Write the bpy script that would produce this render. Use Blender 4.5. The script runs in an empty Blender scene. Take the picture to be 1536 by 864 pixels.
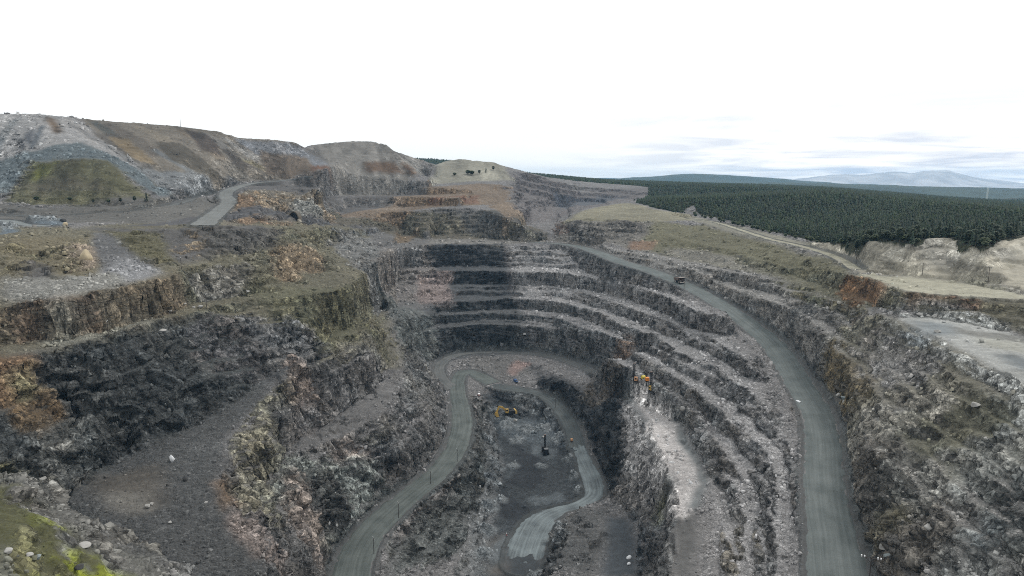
import bpy, math, random, time
import numpy as np
from mathutils import Vector, Matrix
from mathutils.geometry import delaunay_2d_cdt
T0 = time.time()
R = math.radians
S = bpy.context.scene
COL = S.collection

# ------------------------------------------------------------------ camera, sky, sun, exposure
PITCH = R(9.1); FPX = 1024.0; CU, CV = 768.0, 432.0
cam_d = bpy.data.cameras.new('camera'); cam = bpy.data.objects.new('camera', cam_d); COL.objects.link(cam)
cam_d.sensor_width = 36.0; cam_d.lens = 24.0; cam_d.clip_start = 1.0; cam_d.clip_end = 200000.0
cam.location = (0, 0, 0); cam.rotation_euler = (R(90) - PITCH, 0, 0)
S.camera = cam
SUN_EL, SUN_AZ = R(48), R(58)          # azimuth measured from +Y towards +X
W = bpy.data.worlds.new('World'); S.world = W; W.use_nodes = True
def world_nodes():
    nt = W.node_tree; nt.nodes.clear(); N = nt.nodes.new; L = nt.links.new
    out = N('ShaderNodeOutputWorld')
    sky = N('ShaderNodeTexSky'); sky.sky_type = 'NISHITA'; sky.sun_disc = False
    sky.sun_elevation = SUN_EL; sky.sun_rotation = SUN_AZ; sky.dust_density = 3.0
    b1 = N('ShaderNodeBackground'); b1.inputs[1].default_value = 0.10; L(sky.outputs[0], b1.inputs[0])
    tc = N('ShaderNodeTexCoord'); sep = N('ShaderNodeSeparateXYZ'); L(tc.outputs['Generated'], sep.inputs[0])
    # cloud layer: longer and flatter streaks towards the horizon
    zz = N('ShaderNodeMath'); zz.operation = 'ADD'; zz.inputs[1].default_value = 0.07; L(sep.outputs[2], zz.inputs[0])
    zm = N('ShaderNodeMath'); zm.operation = 'MAXIMUM'; zm.inputs[1].default_value = 0.02; L(zz.outputs[0], zm.inputs[0])
    dx = N('ShaderNodeMath'); dx.operation = 'DIVIDE'; L(sep.outputs[0], dx.inputs[0]); L(zm.outputs[0], dx.inputs[1])
    dy = N('ShaderNodeMath'); dy.operation = 'DIVIDE'; L(sep.outputs[1], dy.inputs[0]); L(zm.outputs[0], dy.inputs[1])
    cx = N('ShaderNodeCombineXYZ'); L(dx.outputs[0], cx.inputs[0]); L(dy.outputs[0], cx.inputs[1])
    no = N('ShaderNodeTexNoise'); no.inputs['Scale'].default_value = 0.75; no.inputs['Detail'].default_value = 7
    no.inputs['Roughness'].default_value = 0.55; no.inputs['Distortion'].default_value = 0.4
    L(cx.outputs[0], no.inputs['Vector'])
    cr = N('ShaderNodeMapRange'); cr.inputs['From Min'].default_value = 0.36; cr.inputs['From Max'].default_value = 0.62
    L(no.outputs[0], cr.inputs[0])
    colr = N('ShaderNodeMix'); colr.data_type = 'RGBA'
    colr.inputs[6].default_value = (0.82, 0.87, 0.98, 1); colr.inputs[7].default_value = (1.5, 1.45, 1.4, 1)
    L(cr.outputs[0], colr.inputs[0])
    # thick bright overcast overhead and to the west (left), thinner streaks low in the north-east
    elev = N('ShaderNodeMapRange'); elev.interpolation_type = 'SMOOTHSTEP'
    elev.inputs['From Min'].default_value = 0.015; elev.inputs['From Max'].default_value = 0.15; L(sep.outputs[2], elev.inputs[0])
    side = N('ShaderNodeMapRange'); side.interpolation_type = 'SMOOTHSTEP'
    side.inputs['From Min'].default_value = 0.45; side.inputs['From Max'].default_value = -0.05; L(sep.outputs[0], side.inputs[0])
    mx = N('ShaderNodeMath'); mx.operation = 'MAXIMUM'; L(elev.outputs[0], mx.inputs[0]); L(side.outputs[0], mx.inputs[1])
    over = N('ShaderNodeMix'); over.data_type = 'RGBA'; over.inputs[7].default_value = (1.17, 1.19, 1.185, 1)
    L(mx.outputs[0], over.inputs[0]); L(colr.outputs[2], over.inputs[6])
    b2 = N('ShaderNodeBackground'); b2.inputs[1].default_value = 1.0; L(over.outputs[2], b2.inputs[0])
    mixs = N('ShaderNodeMixShader'); mixs.inputs[0].default_value = 0.93
    L(b1.outputs[0], mixs.inputs[1]); L(b2.outputs[0], mixs.inputs[2]); L(mixs.outputs[0], out.inputs[0])
world_nodes()
sd = bpy.data.lights.new('sun', 'SUN'); sd.energy = 1.5; sd.angle = R(11); sd.color = (1.0, 0.97, 0.93)
sun = bpy.data.objects.new('sun', sd); COL.objects.link(sun)
sdir = Vector((math.sin(SUN_AZ)*math.cos(SUN_EL), math.cos(SUN_AZ)*math.cos(SUN_EL), math.sin(SUN_EL)))
sun.rotation_euler = sdir.to_track_quat('Z', 'Y').to_euler()
S.view_settings.view_transform = 'Standard'; S.view_settings.look = 'None'
S.view_settings.exposure = 0.0; S.view_settings.gamma = 1.0; S.view_settings.use_curve_mapping = False
S.cycles.use_denoising = False; S.cycles.filter_width = 1.0; S.cycles.denoiser = 'OPENIMAGEDENOISE'; S.cycles.denoising_input_passes = 'RGB_ALBEDO_NORMAL'; S.cycles.denoising_prefilter = 'NONE'
S.cycles.max_bounces = 4; S.cycles.diffuse_bounces = 2; S.cycles.glossy_bounces = 1
S.cycles.volume_bounces = 1

# ------------------------------------------------------------------ survey: sighted points -> positions of the place
sp, cp = math.sin(PITCH), math.cos(PITCH)
def ray(u, v):
    a = (u - CU)/FPX; b = (v - CV)/FPX
    return np.array([a, cp - sp*b, -(sp + cp*b)])
def PH(u, v, H):                 # the point H metres below the camera on that line of sight
    d = ray(u, v); return d*(H/-d[2])
def PD(u, v, D):                 # the point at ground distance y = D
    d = ray(u, v); return d*(D/d[1])
def proj(p):
    p = np.asarray(p, float); dep = p[..., 1]*cp - p[..., 2]*sp
    return CU + FPX*p[..., 0]/dep, CV + FPX*(-p[..., 1]*sp - p[..., 2]*cp)/dep

# survey lines (crests and toes of the benches); each point: u, v, metres below the camera
LH = [
 # back wall and right wall, level 80
 [(600,369,80),(645,367,80),(700,367.5,80),(760,366.5,80),(800,366,80),(850,367,81),(868,371,82)],
 [(600,352,72.5),(650,352,73.3),(700,355,75.5),(760,359,77),(800,360,78.5),(830,361,79),(860,365,80.5),(898,368,79.5)],
 # level 106
 [(559,408,106),(600,406,106),(644,405,106),(690,406,106),(734,407,106),(768,408,106),(825,409,106),(885,416,106),(948,429,106),(980,441,106),(1005,450,106),(1030,463,106),(1055,470,106),(1082,477,106)],
 [(562,403,103.78),(600,401,104.78),(644,401,104.78),(690,401,105.28),(734,401,105.28),(768,401,104.78),(800,400,104.6),(840,403,104.6),(885,407,104.6),(948,420,104.6),(980,430,104.6),(1005,439,104.6),(1030,452,105.6),(1055,461,106.6)],
 # level 121
 [(576,434,121),(629,432,121),(671,430,121),(720,430,121),(768,428,121),(800,430,121),(826,431,121),(858,434,121),(885,442,121),(918,453,121),(955,465,121),(993,479,121),(1018,489,121),(1055,502,121),(1085,517,121),(1110,536,121),(1125,549,121)],
 [(580,429,119.78),(629,427,120.28),(671,426,120.78),(720,426,120.78),(768,425,120.78),(800,426,121.6),(826,426,120.6),(858,427,119.6),(885,434,119.6),(918,443,119.6),(955,454,119.6),(993,467,119.6),(1018,475,118.6),(1055,485,117.6),(1085,494,117.6),(1115,508,117.6),(1135,528,119.6)],
 # level 131
 [(569,460,131),(596,459,131),(634,452,131),(697,452,131),(768,449,131),(793,451,131),(830,453,131),(875,463,131),(905,474,131),(943,489,131),(980,505,131),(1018,527,131),(1043,537,131),(1073,552,131),(1093,569,131),(1118,582,131),(1143,600,131),(1160,622,133)],
 [(572,456,129.78),(596,455,129.78),(634,446,129.78),(697,446,129.78),(768,444,130.28),(793,446,128.78),(830,447,130.6),(875,455,129.6),(905,464,129.6),(943,479,129.6),(980,493,129.6),(1018,513,129.6),(1043,523,129.6),(1073,538,129.6),(1100,552,129.6),(1128,565,129.6),(1152,580,130.6)],
 # level 141
 [(640,475,141),(656,473,141),(709,469,141),(768,467,141),(830,472,141),(873,482,141),(905,499,141),(928,515,141),(950,527,141),(968,539,141),(1005,562,141),(1038,585,141),(1060,600,141),(1080,614,141),(1105,637,141),(1130,660,141),(1152,682,141.5),(1165,720,143),(1170,790,148),(1162,870,153)],
 [(656,470,140.78),(709,466,140.78),(768,463,140.78),(830,466,141.6),(873,474,140.6),(905,489,140.6),(928,503,140.6),(950,514,140.6),(968,526,140.6),(1005,549,140.6),(1038,571,140.6),(1065,584,140.6),(1090,599,140.6),(1115,620,140.6),(1140,643,140.6),(1163,665,141.6),(1178,700,143.6),(1188,760,147.6),(1185,870,152.6)],
 # level 150
 [(631,501,151),(659,492,151),(697,491,151),(768,490,151),(830,498,151),(855,508,151),(888,524,150),(908,537,150),(930,549,150),(948,560,150),(968,572,150),(990,586,150),(1012,600,150),(1030,613,150),(1046,628,150),(1060,645,150),(1075,664,150),(1090,688,150),(1112,713,151),(1122,760,154),(1120,870,160)],
 [(640,491,149.6),(659,485,149.6),(697,484,149.6),(768,484,150.1),(830,489,151),(855,498,150),(888,512,149),(908,524,149),(930,536,149),(948,546,149),(968,558,150),(990,571,150),(1012,584,150),(1035,600,150),(1054,615,150),(1070,631,150),(1086,650,150),(1103,674,150.5),(1125,700,151),(1136,760,154),(1134,870,160)],
 # toe of the back wall along the loop road, level 175
 [(640,545,172),(650,536,173),(670,530,174),(700,526,175),(768,526,175),(800,527,175),(830,529,174),(870,543,173),(905,555,172),(935,563,171),(950,567,170.5),(965,568,170)],
 [(660,552,177),(680,540,177),(720,533,177),(768,533,177),(825,538,176.5),(866,555,175),(900,567,173.5),(935,577,171.5)],
 # drilled ridge: left edge, right edge, toe of the wall above it
 [(935,577,171.5),(942,592,170),(958,600,168),(975,636,165),(985,670,163),(1003,700,161),(1015,735,160),(1012,770,161),(1008,820,164),(1004,870,167)],
 [(990,590,169),(1003,622,165),(1025,660,162),(1043,700,160),(1058,722,159),(1060,745,158.5),(1050,770,160),(1046,820,163),(1042,870,166)],
 [(1000,593,167),(1020,622,163),(1042,660,160),(1060,695,158.5),(1075,722,158),(1082,760,160),(1078,870,165)],
 # outer (pit side) foot of the ridge slope
 [(905,585,184),(890,620,192),(880,650,200),(895,680,206),(912,720,211),(915,745,212),(935,760,206),(960,765,196),(990,772,186)],
 # dark flat strip below the ridge
 [(905,775,206),(907,810,203),(905,870,200)],[(948,780,201),(955,820,199),(960,870,197)],
 # wall ledge on ridge slope
 [(925,610,178),(940,640,178),(955,672,178),(962,700,180)],[(930,605,175),(952,640,174),(968,670,172)],
 # small ridge between the muddy track and the dark strip
 [(905,760,209),(880,785,205),(850,815,204),(825,870,206)],[(835,778,214),(825,810,215),(805,870,216)],
 # pit floor
 [(727,600,190),(735,625,202),(745,655,209),(752,700,213),(738,745,214),(730,790,215),(726,830,216),(720,880,217)],
 [(745,608,194),(790,600,196),(800,612,203),(830,640,206),(852,675,209),(860,705,211),(872,740,213)],
 [(780,640,206),(790,660,209),(835,700,212),(800,740,214),(770,760,215)],
 [(800,588,188),(835,596,191),(860,625,195),(878,655,200)],
 [(700,548,177),(725,556,179),(750,568,184),(775,574,186),(800,579,187)],
 [(830,570,178),(860,595,183),(880,620,189)],[(800,545,178),(840,560,178),(880,578,178)],
 # slope between left road and the pit floor
 [(700,590,184),(703,640,187),(690,690,190),(650,735,194),(600,790,198),(575,830,200),(565,880,203)],
 [(715,610,193),(722,660,197),(720,700,201),(700,760,206),(690,830,210),(680,880,213)],
 # foot of the left wall along the left road
 [(648,560,172),(660,590,178),(668,625,182),(660,660,185),(632,690,187),(595,718,188),(560,750,189),(530,785,191),(505,820,193),(492,870,196)],
 [(628,560,158),(640,590,164),(640,630,170),(624,662,172),(602,690,174),(570,712,176)],
 [(615,560,150),(616,600,158),(606,640,164),(592,668,168),(560,690,170)],
 # long left wall bench, level 152: crest then toe
 [(575,440,112),(597,470,123),(603,520,137),(606,560,146),(596,590,150),(572,622,152),(540,640,153),(505,660,154),(470,672,154),(440,690,154),(420,715,154.5),(412,760,156),(422,810,160),(440,870,166)],
 [(555,450,112),(575,500,128),(580,545,141),(560,575,146),(530,600,148),(505,622,150),(480,640,150),(450,655,151),(425,668,151),(398,690,150),(390,720,150),(388,750,149),(400,790,151),(420,840,154)],
 # upper rib of the left wall
 [(590,400,98),(575,420,104),(555,435,108)],
 [(530,470,105),(545,510,116),(548,545,126),(510,570,130),(470,590,132),(430,612,132),(405,650,133),(390,680,136)],
 # platform in the lower left: toe of dark wall, then its outer crest
 [(60,790,133),(110,742,132),(140,705,131),(175,690,131),(215,672,129),(250,655,127),(290,640,126),(320,622,124),(350,600,122),(385,580,120),(410,556,117),(440,540,114)],
 [(470,520,112),(440,565,119),(400,600,123),(352,645,126),(345,680,128),(325,728,130),(345,770,131),(372,800,132),(400,835,133),(412,880,134)],
 [(200,864,131),(280,800,131),(250,740,130.5),(320,880,133)],

 # level 81 on the left
 [(-150,590,84),(0,548,84),(75,527,83),(130,515,82),(160,508,82),(225,487,81),(287,468,81),(325,460,81),(380,449,81),(434,448,82),(514,437,82),(540,420,82),(560,400,81),(575,385,80),(600,369,80)],
 [(-150,560,79),(0,520,79),(75,502,79),(130,490,78.5),(180,480,78),(240,465,78),(290,452,78),(340,445,78),(400,436,78.5),(450,434,79),(510,423,79),(535,402,78),(555,380,77),(572,365,75),(600,352,71)],
 # level 60 on the left
 [(-150,475,61),(0,455,61),(60,452,61),(100,449,60),(160,438,60),(200,430,60),(250,420,60),(275,410,60),(310,404,60),(384,393,60),(430,386,62),(470,376,64),(500,363,65),(540,353,67),(575,350,69),(600,352,71)],
 [(-150,450,57),(0,437,57),(100,430,57),(180,418,57),(250,405,57),(300,396,57.5),(384,384,57.5),(430,376,59),(480,364,61),(520,354,64)],
 # terrace and descending road at the top left: outer and inner edge
 [(-150,372,36),(0,356,36),(40,348,35),(90,342,35),(110,339,35),(200,339.5,36),(288,340,37),(340,341,38),(384,342,40),(430,344,45),(480,345,52),(520,346,58),(560,347.5,65),(575,350,69)],
 [(-150,345,35),(0,334,34),(100,332,34),(200,334,35),(288,336,36),(340,336,37),(384,337,39),(430,338,44),(480,338.5,50),(520,339,55),(560,341,61),(600,343,66),(650,352,70)],
 # ochre outcrop crest
 [(318,337,36),(335,312,28),(350,301,22),(370,291,15.5),(400,286,13.5),(450,284,13),(480,285.5,13.5),(488,300,27),(498,330,47)],
 # level 41
 [(498,330,47),(514,318,43.2),(596,317,43.3),(659,314,41.3),(700,312,39.8),(722,313,40.8),(748,322,46),(775,335,56),(800,348,67),(815,355,74)],
 [(488,305,30),(520,312,41),(600,311,40.5),(660,308,37.6),(719,306,36.5),(745,295,27.5),(768,288,21)],
 [(734,309,39),(755,300,32),(780,290,23)],
 # level 25
 [(484,296,26),(560,295.5,26),(634,295.5,26),(690,297,27)],[(484,292,23.6),(560,292,25.2),(634,292,25.3),(700,290,23)],
 # level 13
 [(480,285.5,17.1),(514,282,14.6),(580,281.5,13.9),(646,282.5,15),(700,284,16.8),(740,284.5,17.9),(768,284,18.5)],
 [(350,291,16),(366,283,11.4),(384,278.5,8.4),(430,279,9.3),(480,279,10.6),(560,276.5,9.1),(650,277.5,10.3),(720,276,8.9)],
 # ground in front of the left heaps
 [(-150,330,33),(0,325,33),(60,320,31),(130,318,30),(200,318,30),(250,315,28.5),(285,303,24),(300,297,20)],
 [(110,329,34),(200,328,33),(270,325,32),(300,320,30),(320,302,24)],
 # right rim: crest of the slope
 [(1040,331,55),(1060,336,56),(1110,346,58),(1152,360,61),(1200,372,63),(1250,387,65),(1275,402,66),(1290,413,66.5),(1327,428,67),(1352,438,67),(1400,442,67),(1450,445,67),(1536,451,67),(1690,480,67)],
 # forest edge and top of sand cut
 [(1040,323,53),(1060,328,54),(1110,339,56.5),(1152,351,58.5),(1200,361,60),(1225,365,58.5),(1260,365,54),(1290,362,48),(1320,362,46.5),(1345,366,46.5),(1370,368,46),(1390,358,42.5),(1420,356,42),(1440,360,42.5),(1455,367,43.5),(1475,374,45),(1490,368,43.5),(1500,362,42),(1520,357,41),(1536,353,40),(1690,345,38)],
 [(1225,377,64),(1260,391,65.5),(1290,408,66),(1352,413,66),(1430,421,66),(1480,431,66),(1536,441,66),(1690,465,66)],
 # middle ledge of the grassy slope
 [(900,350,66),(960,348,66),(1010,358,68),(1060,368,69),(1110,378,71),(1152,389,72),(1202,396,72),(1235,407,71),(1277,416,68)],
 [(1152,386,70.5),(1202,392,70.5),(1235,402,69.5),(1275,410,67)],
 # level 82 above the haul road, running into the lower yard's edge
 [(898,372,80.5),(923,376,81),(958,382,81.5),(998,389,82.5),(1038,397,83),(1068,404,83.5),(1105,410,83.5),(1152,419,83.5),(1197,426,82.5),(1242,443,82.5),(1272,450,82),(1312,468,81),(1330,478,80.5),(1345,484,80.5),(1375,494,80.5),(1400,506,80.5),(1450,533,80.5),(1500,557,80.5),(1536,578,80.5),(1600,615,80.5),(1690,670,81)],
 [(923,372,79),(958,377,79.5),(998,383,80.5),(1038,390,81),(1068,396,81.5),(1105,401,81.5),(1152,410,81.5),(1197,417,80.5),(1242,432,80),(1280,442,79),(1318,458,79.5),(1340,474,79.5),(1377,473,79),(1415,480,79.5),(1465,487,80),(1490,493,80),(1536,505,80),(1690,540,80)],
 # ledge between haul road and level 82
 [(1070,424,93),(1085,431,94),(1118,441,95),(1152,455,96.5),(1190,477,99),(1220,500,102),(1260,524,104),(1290,548,105)],
 [(1075,418,91),(1100,424,92),(1130,434,93),(1165,447,94),(1205,468,96),(1245,492,98),(1285,518,100),(1310,540,101)],
]
# survey lines given with their ground distance instead
LD = [
 [(5,302,655),(60,307,648),(130,310,645),(200,307,652),(235,301,672),(222,289,682),(160,242,705)],
 [(5,302,655),(15,285,672),(50,243,700),(90,240.5,702),(125,240.5,702),(160,242,705)],
 [(235,301,672),(262,300,690),(292,296,735)],
 [(-150,300,660),(-60,300,660),(5,302,655)],
 [(-150,170,770),(0,171,795),(40,170.5,800),(70,172,805),(110,177,812),(160,215,770),(205,250,735),(262,290,725)],
 [(130,179,850),(175,183,870),(215,185,885),(270,190,905),(335,198,935),(350,206,940),(400,209,985),(440,213,1015),(455,221,1030),(480,238,1020),(500,252,1010)],
 [(110,177,812),(130,179,850)],
 [(300,294,748),(330,287,790),(360,276.5,845),(384,272,880),(429,267.5,930),(479,257,965),(500,252,1010)],
 [(455,221,1150),(470,217,1170),(500,214,1180),(530,211.5,1185),(560,212,1180),(580,217,1170),(592,226,1155),(610,243,1140),(632,261,1120),(642,266,1115)],
 [(474,231,1130),(520,232,1130),(600,232.5,1145)],[(478,233,1120),(520,234,1120),(600,235,1138)],
 [(500,252,1010),(520,262,1050),(560,268,1060),(610,273,1080),(642,272,1100)],
 [(642,266,1240),(655,247,1300),(670,241,1320),(690,238.5,1330),(735,243,1330),(755,252,1320),(790,260,1340),(830,267,1480),(870,272,1620),(930,277,1700),(975,280,1720)],
 [(642,272,1100),(660,270,1180),(700,269,1210),(750,273,1220),(775,279,1230)],
 # old northern pit: stepped walls
 [(785,264,1330),(830,273,1420),(870,279.5,1540),(930,284,1600),(972,288,1600)],
 [(784,269,1316),(829,279,1405),(870,286,1524),(929,290,1584),(970,294,1584)],
 [(780,271,1290),(828,281,1380),(870,288,1500),(928,292,1560),(966,296,1560)],
 [(778,277,1276),(826,287.5,1366),(869,294,1486),(924,297,1545),(960,300,1545)],
 [(776,279.5,1250),(824,290,1340),(866,296,1460),(915,299,1520)],
 [(774,286,1236),(822,298,1325),(863,303,1444),(905,304,1505)],
 [(768,288,1200),(800,302,1185),(820,310,1270),(850,311,1380)],
 [(780,292,1140),(800,315,1080),(830,328,1060),(835,312,1300)],
 [(775,335,1000),(800,340,950),(828,346,930)],
 # spoil hill at the north end of the rim
 [(828,346,930),(845,333,940),(860,322,970),(880,314,1000),(905,309,1040),(925,307,1060),(942,305.5,1080),(960,307,1050),(985,314,1000),(1010,318,985),(1040,323,960)],
 [(848,345,900),(870,334,900),(900,332,890),(960,333,890),(985,330,905),(1015,328,920),(1040,331,912)],
 [(830,361,880),(845,358,880),(858,350,890)],
]
# moss hill in the near left corner (lies in front of the platform)
LA = [
 [(-150,730,70),(0,712,71),(20,710,71),(60,722,72),(90,745,73),(120,770,74),(150,795,75),(180,815,76),(215,835,77),(240,852,78),(262,880,80)],
 [(-150,760,66),(0,745,67),(50,760,69),(85,785,71),(115,810,73),(150,840,75),(185,870,77)],
 [(-150,880,58),(0,880,60),(80,860,66),(130,880,72)],
 [(-40,930,57),(40,950,58),(150,960,70),(220,960,76)],
]
LB = [ # below the frame, so that the ground goes on under the camera
 [(270,1000,140),(420,1000,150),(560,1000,205),(700,1000,214),(830,1000,212),(960,1000,190),(1060,1000,172),(1180,1000,160),(1300,1000,158),(1400,960,140),(1560,900,118)],
]
LH += LB
CANOPY = [(560,236),(605,233.5),(650,235.5),(690,239),(745,250.5),(800,257),(870,264.5),(930,267.5),(975,269.5),(1050,271.5),(1150,274),(1240,277.5),(1330,285),(1400,290.5),(1536,303),(1800,314)]
FAR = [(u, v, 2800) for u, v in CANOPY] + [(u, v+w_, D_) for u, v in CANOPY if u >= 1240 for D_, w_ in ((1000, 4), (1500, 1.5), (2100, .5))]

def densify(line, f, step):
    pts = []
    for (a, b) in zip(line[:-1], line[1:]):
        n = max(1, int(math.hypot(a[0]-b[0], a[1]-b[1])/step))
        pa, pb = f(*a), f(*b)
        for i in range(n):
            t = i/n; p = pa*(1-t) + pb*t; pts.append(p)
    pts.append(f(*line[-1]))
    return pts
SKY = [(-300,170),(0,171),(40,170.5),(70,172),(110,177),(130,179),(175,183),(215,185),(270,190),(335,198),(350,206),(400,209),(440,213),(455,221),(470,217),(500,214),(530,211.5),(560,212),(580,217),(592,226),(610,243),(632,261),(642,266),(655,247),(670,241),(690,238.5),(735,243),(755,252),(790,260),(830,267),(870,272),(930,277),(975,280),(976,310.5),(985,314),(1010,318),(1040,323),(1060,328),(1110,339),(1152,351),(1200,361),(1225,365),(1260,365),(1290,362),(1320,362),(1345,366),(1370,368),(1390,358),(1420,356),(1440,360),(1455,367),(1475,374),(1490,368),(1500,362),(1520,357),(1536,353),(1800,343)]
SKU = np.array([p[0] for p in SKY], float); SKV = np.array([p[1] for p in SKY], float)
def build_tris(groups, clip_sky):
    P = []; E = []
    for line, f in groups:
        pts = densify(line, f, 7.0); b = len(P); P += pts
        E += [(b+i, b+i+1) for i in range(len(pts)-1)]
    P = np.array(P); uv = np.stack(proj(P), 1)
    vo, eo, fo, ov, oe, of = delaunay_2d_cdt([Vector((float(a), float(b))) for a, b in uv], E, [], 0, 0.05)
    W3 = np.zeros((len(vo), 3))
    for i, o in enumerate(ov):
        if o: W3[i] = P[o[0]]
        else:
            q = np.array([vo[i].x, vo[i].y]); d = np.sum((uv-q)**2, 1); k = int(np.argmin(d)); W3[i] = P[k]
    tris = []
    for f in fo:
        c = sum((vo[i] for i in f), Vector((0, 0)))/3
        if clip_sky and c.y < np.interp(c.x, SKU, SKV) - 0.2: continue
        q = [vo[i] for i in f]
        if max(p.y for p in q)-min(p.y for p in q) > 400: continue
        tris.append(tuple(f))
    return W3, tris, P
GB = [(l, PH) for l in LH] + [(l, PD) for l in LD]
VB, TB, PB = build_tris(GB, True)
VA, TA, PA = build_tris([(l, PH) for l in LA], False)
# ground that cannot be seen from the front: behind the heaps, behind the moss hill, far country
extra = [PD(u, v, d)-np.array([0, 0, 13.0]) for (u, v, d) in FAR]
for (u, v, d) in [p for l in (LD[4], LD[5], LD[8], LD[11]) for p in l[:12]]:
    if v < 262 and d > 700:
        p = PD(u, v, d); k = p[:2]/np.linalg.norm(p[:2])
        for (dd, zf, z0) in ((50, 1.0, -2), (260, 0.2, 0), (600, 0.0, -5)):
            extra.append(np.array([p[0]+k[0]*dd, p[1]+k[1]*dd, p[2]*zf + z0]))
for x in range(-3000, 3001, 500):
    extra.append(np.array([x, 2790.0 if abs(x) > 2200 else 9000.0, 30.0 if x < 0 else -90.0]))
extra += [np.array(p, float) for p in [(-1400,800,60),(-1400,1500,50),(-1600,2400,60),(-900,2200,50),(1100,300,-36),(900,150,-36),(700,40,-60),(-500,40,-55),(-700,300,-20),(-900,500,40),(-60,30,-62),(200,30,-100),(60,40,-120),(300,60,-60)]]
PP = np.array(list(PB) + list(PA) + extra)
# thin the cloud of points and triangulate it in plan
key = {}
for p in PP: key.setdefault((round(p[0]/4), round(p[1]/4)), p)
PP = np.array(list(key.values()))
vo, eo, fo, ov, oe, of = delaunay_2d_cdt([Vector((p[0], p[1])) for p in PP], [], [], 0, 1e-3)
VP = np.array([PP[o[0]] if o else (vo[i].x, vo[i].y, -80) for i, o in enumerate(ov)])
TP = [tuple(f) for f in fo]

class Raster:
    def __init__(s, x0, x1, y0, y1, r):
        s.x0, s.y0, s.r = x0, y0, r
        s.nx = int((x1-x0)/r)+1; s.ny = int((y1-y0)/r)+1
        s.z = np.full((s.ny, s.nx), np.nan, np.float32)
        s.X, s.Y = np.meshgrid(x0+np.arange(s.nx)*r, y0+np.arange(s.ny)*r)
    def tris(s, V, T, only_empty=False):
        base = s.z.copy() if only_empty else None
        for t in T:
            a, b, c = V[t[0]], V[t[1]], V[t[2]]
            i0 = max(0, int(math.ceil((min(a[0], b[0], c[0])-s.x0)/s.r))); i1 = min(s.nx-1, int((max(a[0], b[0], c[0])-s.x0)/s.r))
            j0 = max(0, int(math.ceil((min(a[1], b[1], c[1])-s.y0)/s.r))); j1 = min(s.ny-1, int((max(a[1], b[1], c[1])-s.y0)/s.r))
            if i1 < i0 or j1 < j0: continue
            det = (b[1]-c[1])*(a[0]-c[0]) + (c[0]-b[0])*(a[1]-c[1])
            if abs(det) < 1e-9: continue
            X = s.X[j0:j1+1, i0:i1+1]; Y = s.Y[j0:j1+1, i0:i1+1]
            w0 = ((b[1]-c[1])*(X-c[0]) + (c[0]-b[0])*(Y-c[1]))/det
            w1 = ((c[1]-a[1])*(X-c[0]) + (a[0]-c[0])*(Y-c[1]))/det
            w2 = 1-w0-w1; e = -1e-4
            m = (w0 >= e) & (w1 >= e) & (w2 >= e)
            z = w0*a[2] + w1*b[2] + w2*c[2]
            Z = s.z[j0:j1+1, i0:i1+1]
            if only_empty: m &= np.isnan(base[j0:j1+1, i0:i1+1])
            Z[m] = np.where(np.isnan(Z[m]), z[m], np.maximum(Z[m], z[m]))
    def samp(s, A, x, y):
        fx = np.clip((np.asarray(x)-s.x0)/s.r, 0, s.nx-1.001); fy = np.clip((np.asarray(y)-s.y0)/s.r, 0, s.ny-1.001)
        i = fx.astype(np.int32); j = fy.astype(np.int32); tx = fx-i; ty = fy-j
        if A.ndim == 3: tx = tx[..., None]; ty = ty[..., None]
        return (A[j, i]*(1-tx)+A[j, i+1]*tx)*(1-ty) + (A[j+1, i]*(1-tx)+A[j+1, i+1]*tx)*ty
def blur(A, n):
    for _ in range(n):
        B = np.pad(A, [(1, 1), (0, 0)] + [(0, 0)]*(A.ndim-2), mode='edge'); A = (B[:-2]+2*B[1:-1]+B[2:])/4
        B = np.pad(A, [(0, 0), (1, 1)] + [(0, 0)]*(A.ndim-2), mode='edge'); A = (B[:, :-2]+2*B[:, 1:-1]+B[:, 2:])/4
    return A
def boxblur(A, r):
    for ax in (0, 1):
        pad = [(0, 0)]*A.ndim; pad[ax] = (r+1, r)
        c = np.cumsum(np.pad(A, pad, mode='edge'), axis=ax, dtype=np.float64)
        n = A.shape[ax]
        A = ((np.take(c, np.arange(2*r+1, 2*r+1+n), axis=ax) - np.take(c, np.arange(0, n), axis=ax))/(2*r+1)).astype(np.float32)
    return A

FR = Raster(-760, 760, 20, 1800, 1.0)     # the mine, 1 m cells
CR = Raster(-3000, 3000, 20, 3400, 10.0)   # the country round it
def fill(Rr):
    Rr.tris(VB, TB); Rr.tris(VA, TA); Rr.tris(VP, TP, True)
    Rr.z = np.where(np.isnan(Rr.z), -60.0, Rr.z).astype(np.float32)
fill(FR); fill(CR)
print('raster', time.time()-T0)

# ------------------------------------------------------------------ noise
rng = np.random.default_rng(7)
TAB = rng.random(1 << 16).astype(np.float32)
def hsh(i, j, k, s=0):
    h = (i*73856093) ^ (j*19349663) ^ (k*83492791) ^ (s*2654435761 & 0x7fffffff)
    h = (h ^ (h >> 13)) * 1274126177
    return TAB[(h ^ (h >> 15)) & 0xffff]
def vnoise(x, y, z, s=0):
    xi = np.floor(x).astype(np.int64); yi = np.floor(y).astype(np.int64); zi = np.floor(z).astype(np.int64)
    fx = (x-xi).astype(np.float32); fy = (y-yi).astype(np.float32); fz = (z-zi).astype(np.float32)
    fx = fx*fx*(3-2*fx); fy = fy*fy*(3-2*fy); fz = fz*fz*(3-2*fz)
    def row(j, k): return hsh(xi, yi+j, zi+k, s)*(1-fx) + hsh(xi+1, yi+j, zi+k, s)*fx
    return (row(0, 0)*(1-fy)+row(1, 0)*fy)*(1-fz) + (row(0, 1)*(1-fy)+row(1, 1)*fy)*fz
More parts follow.
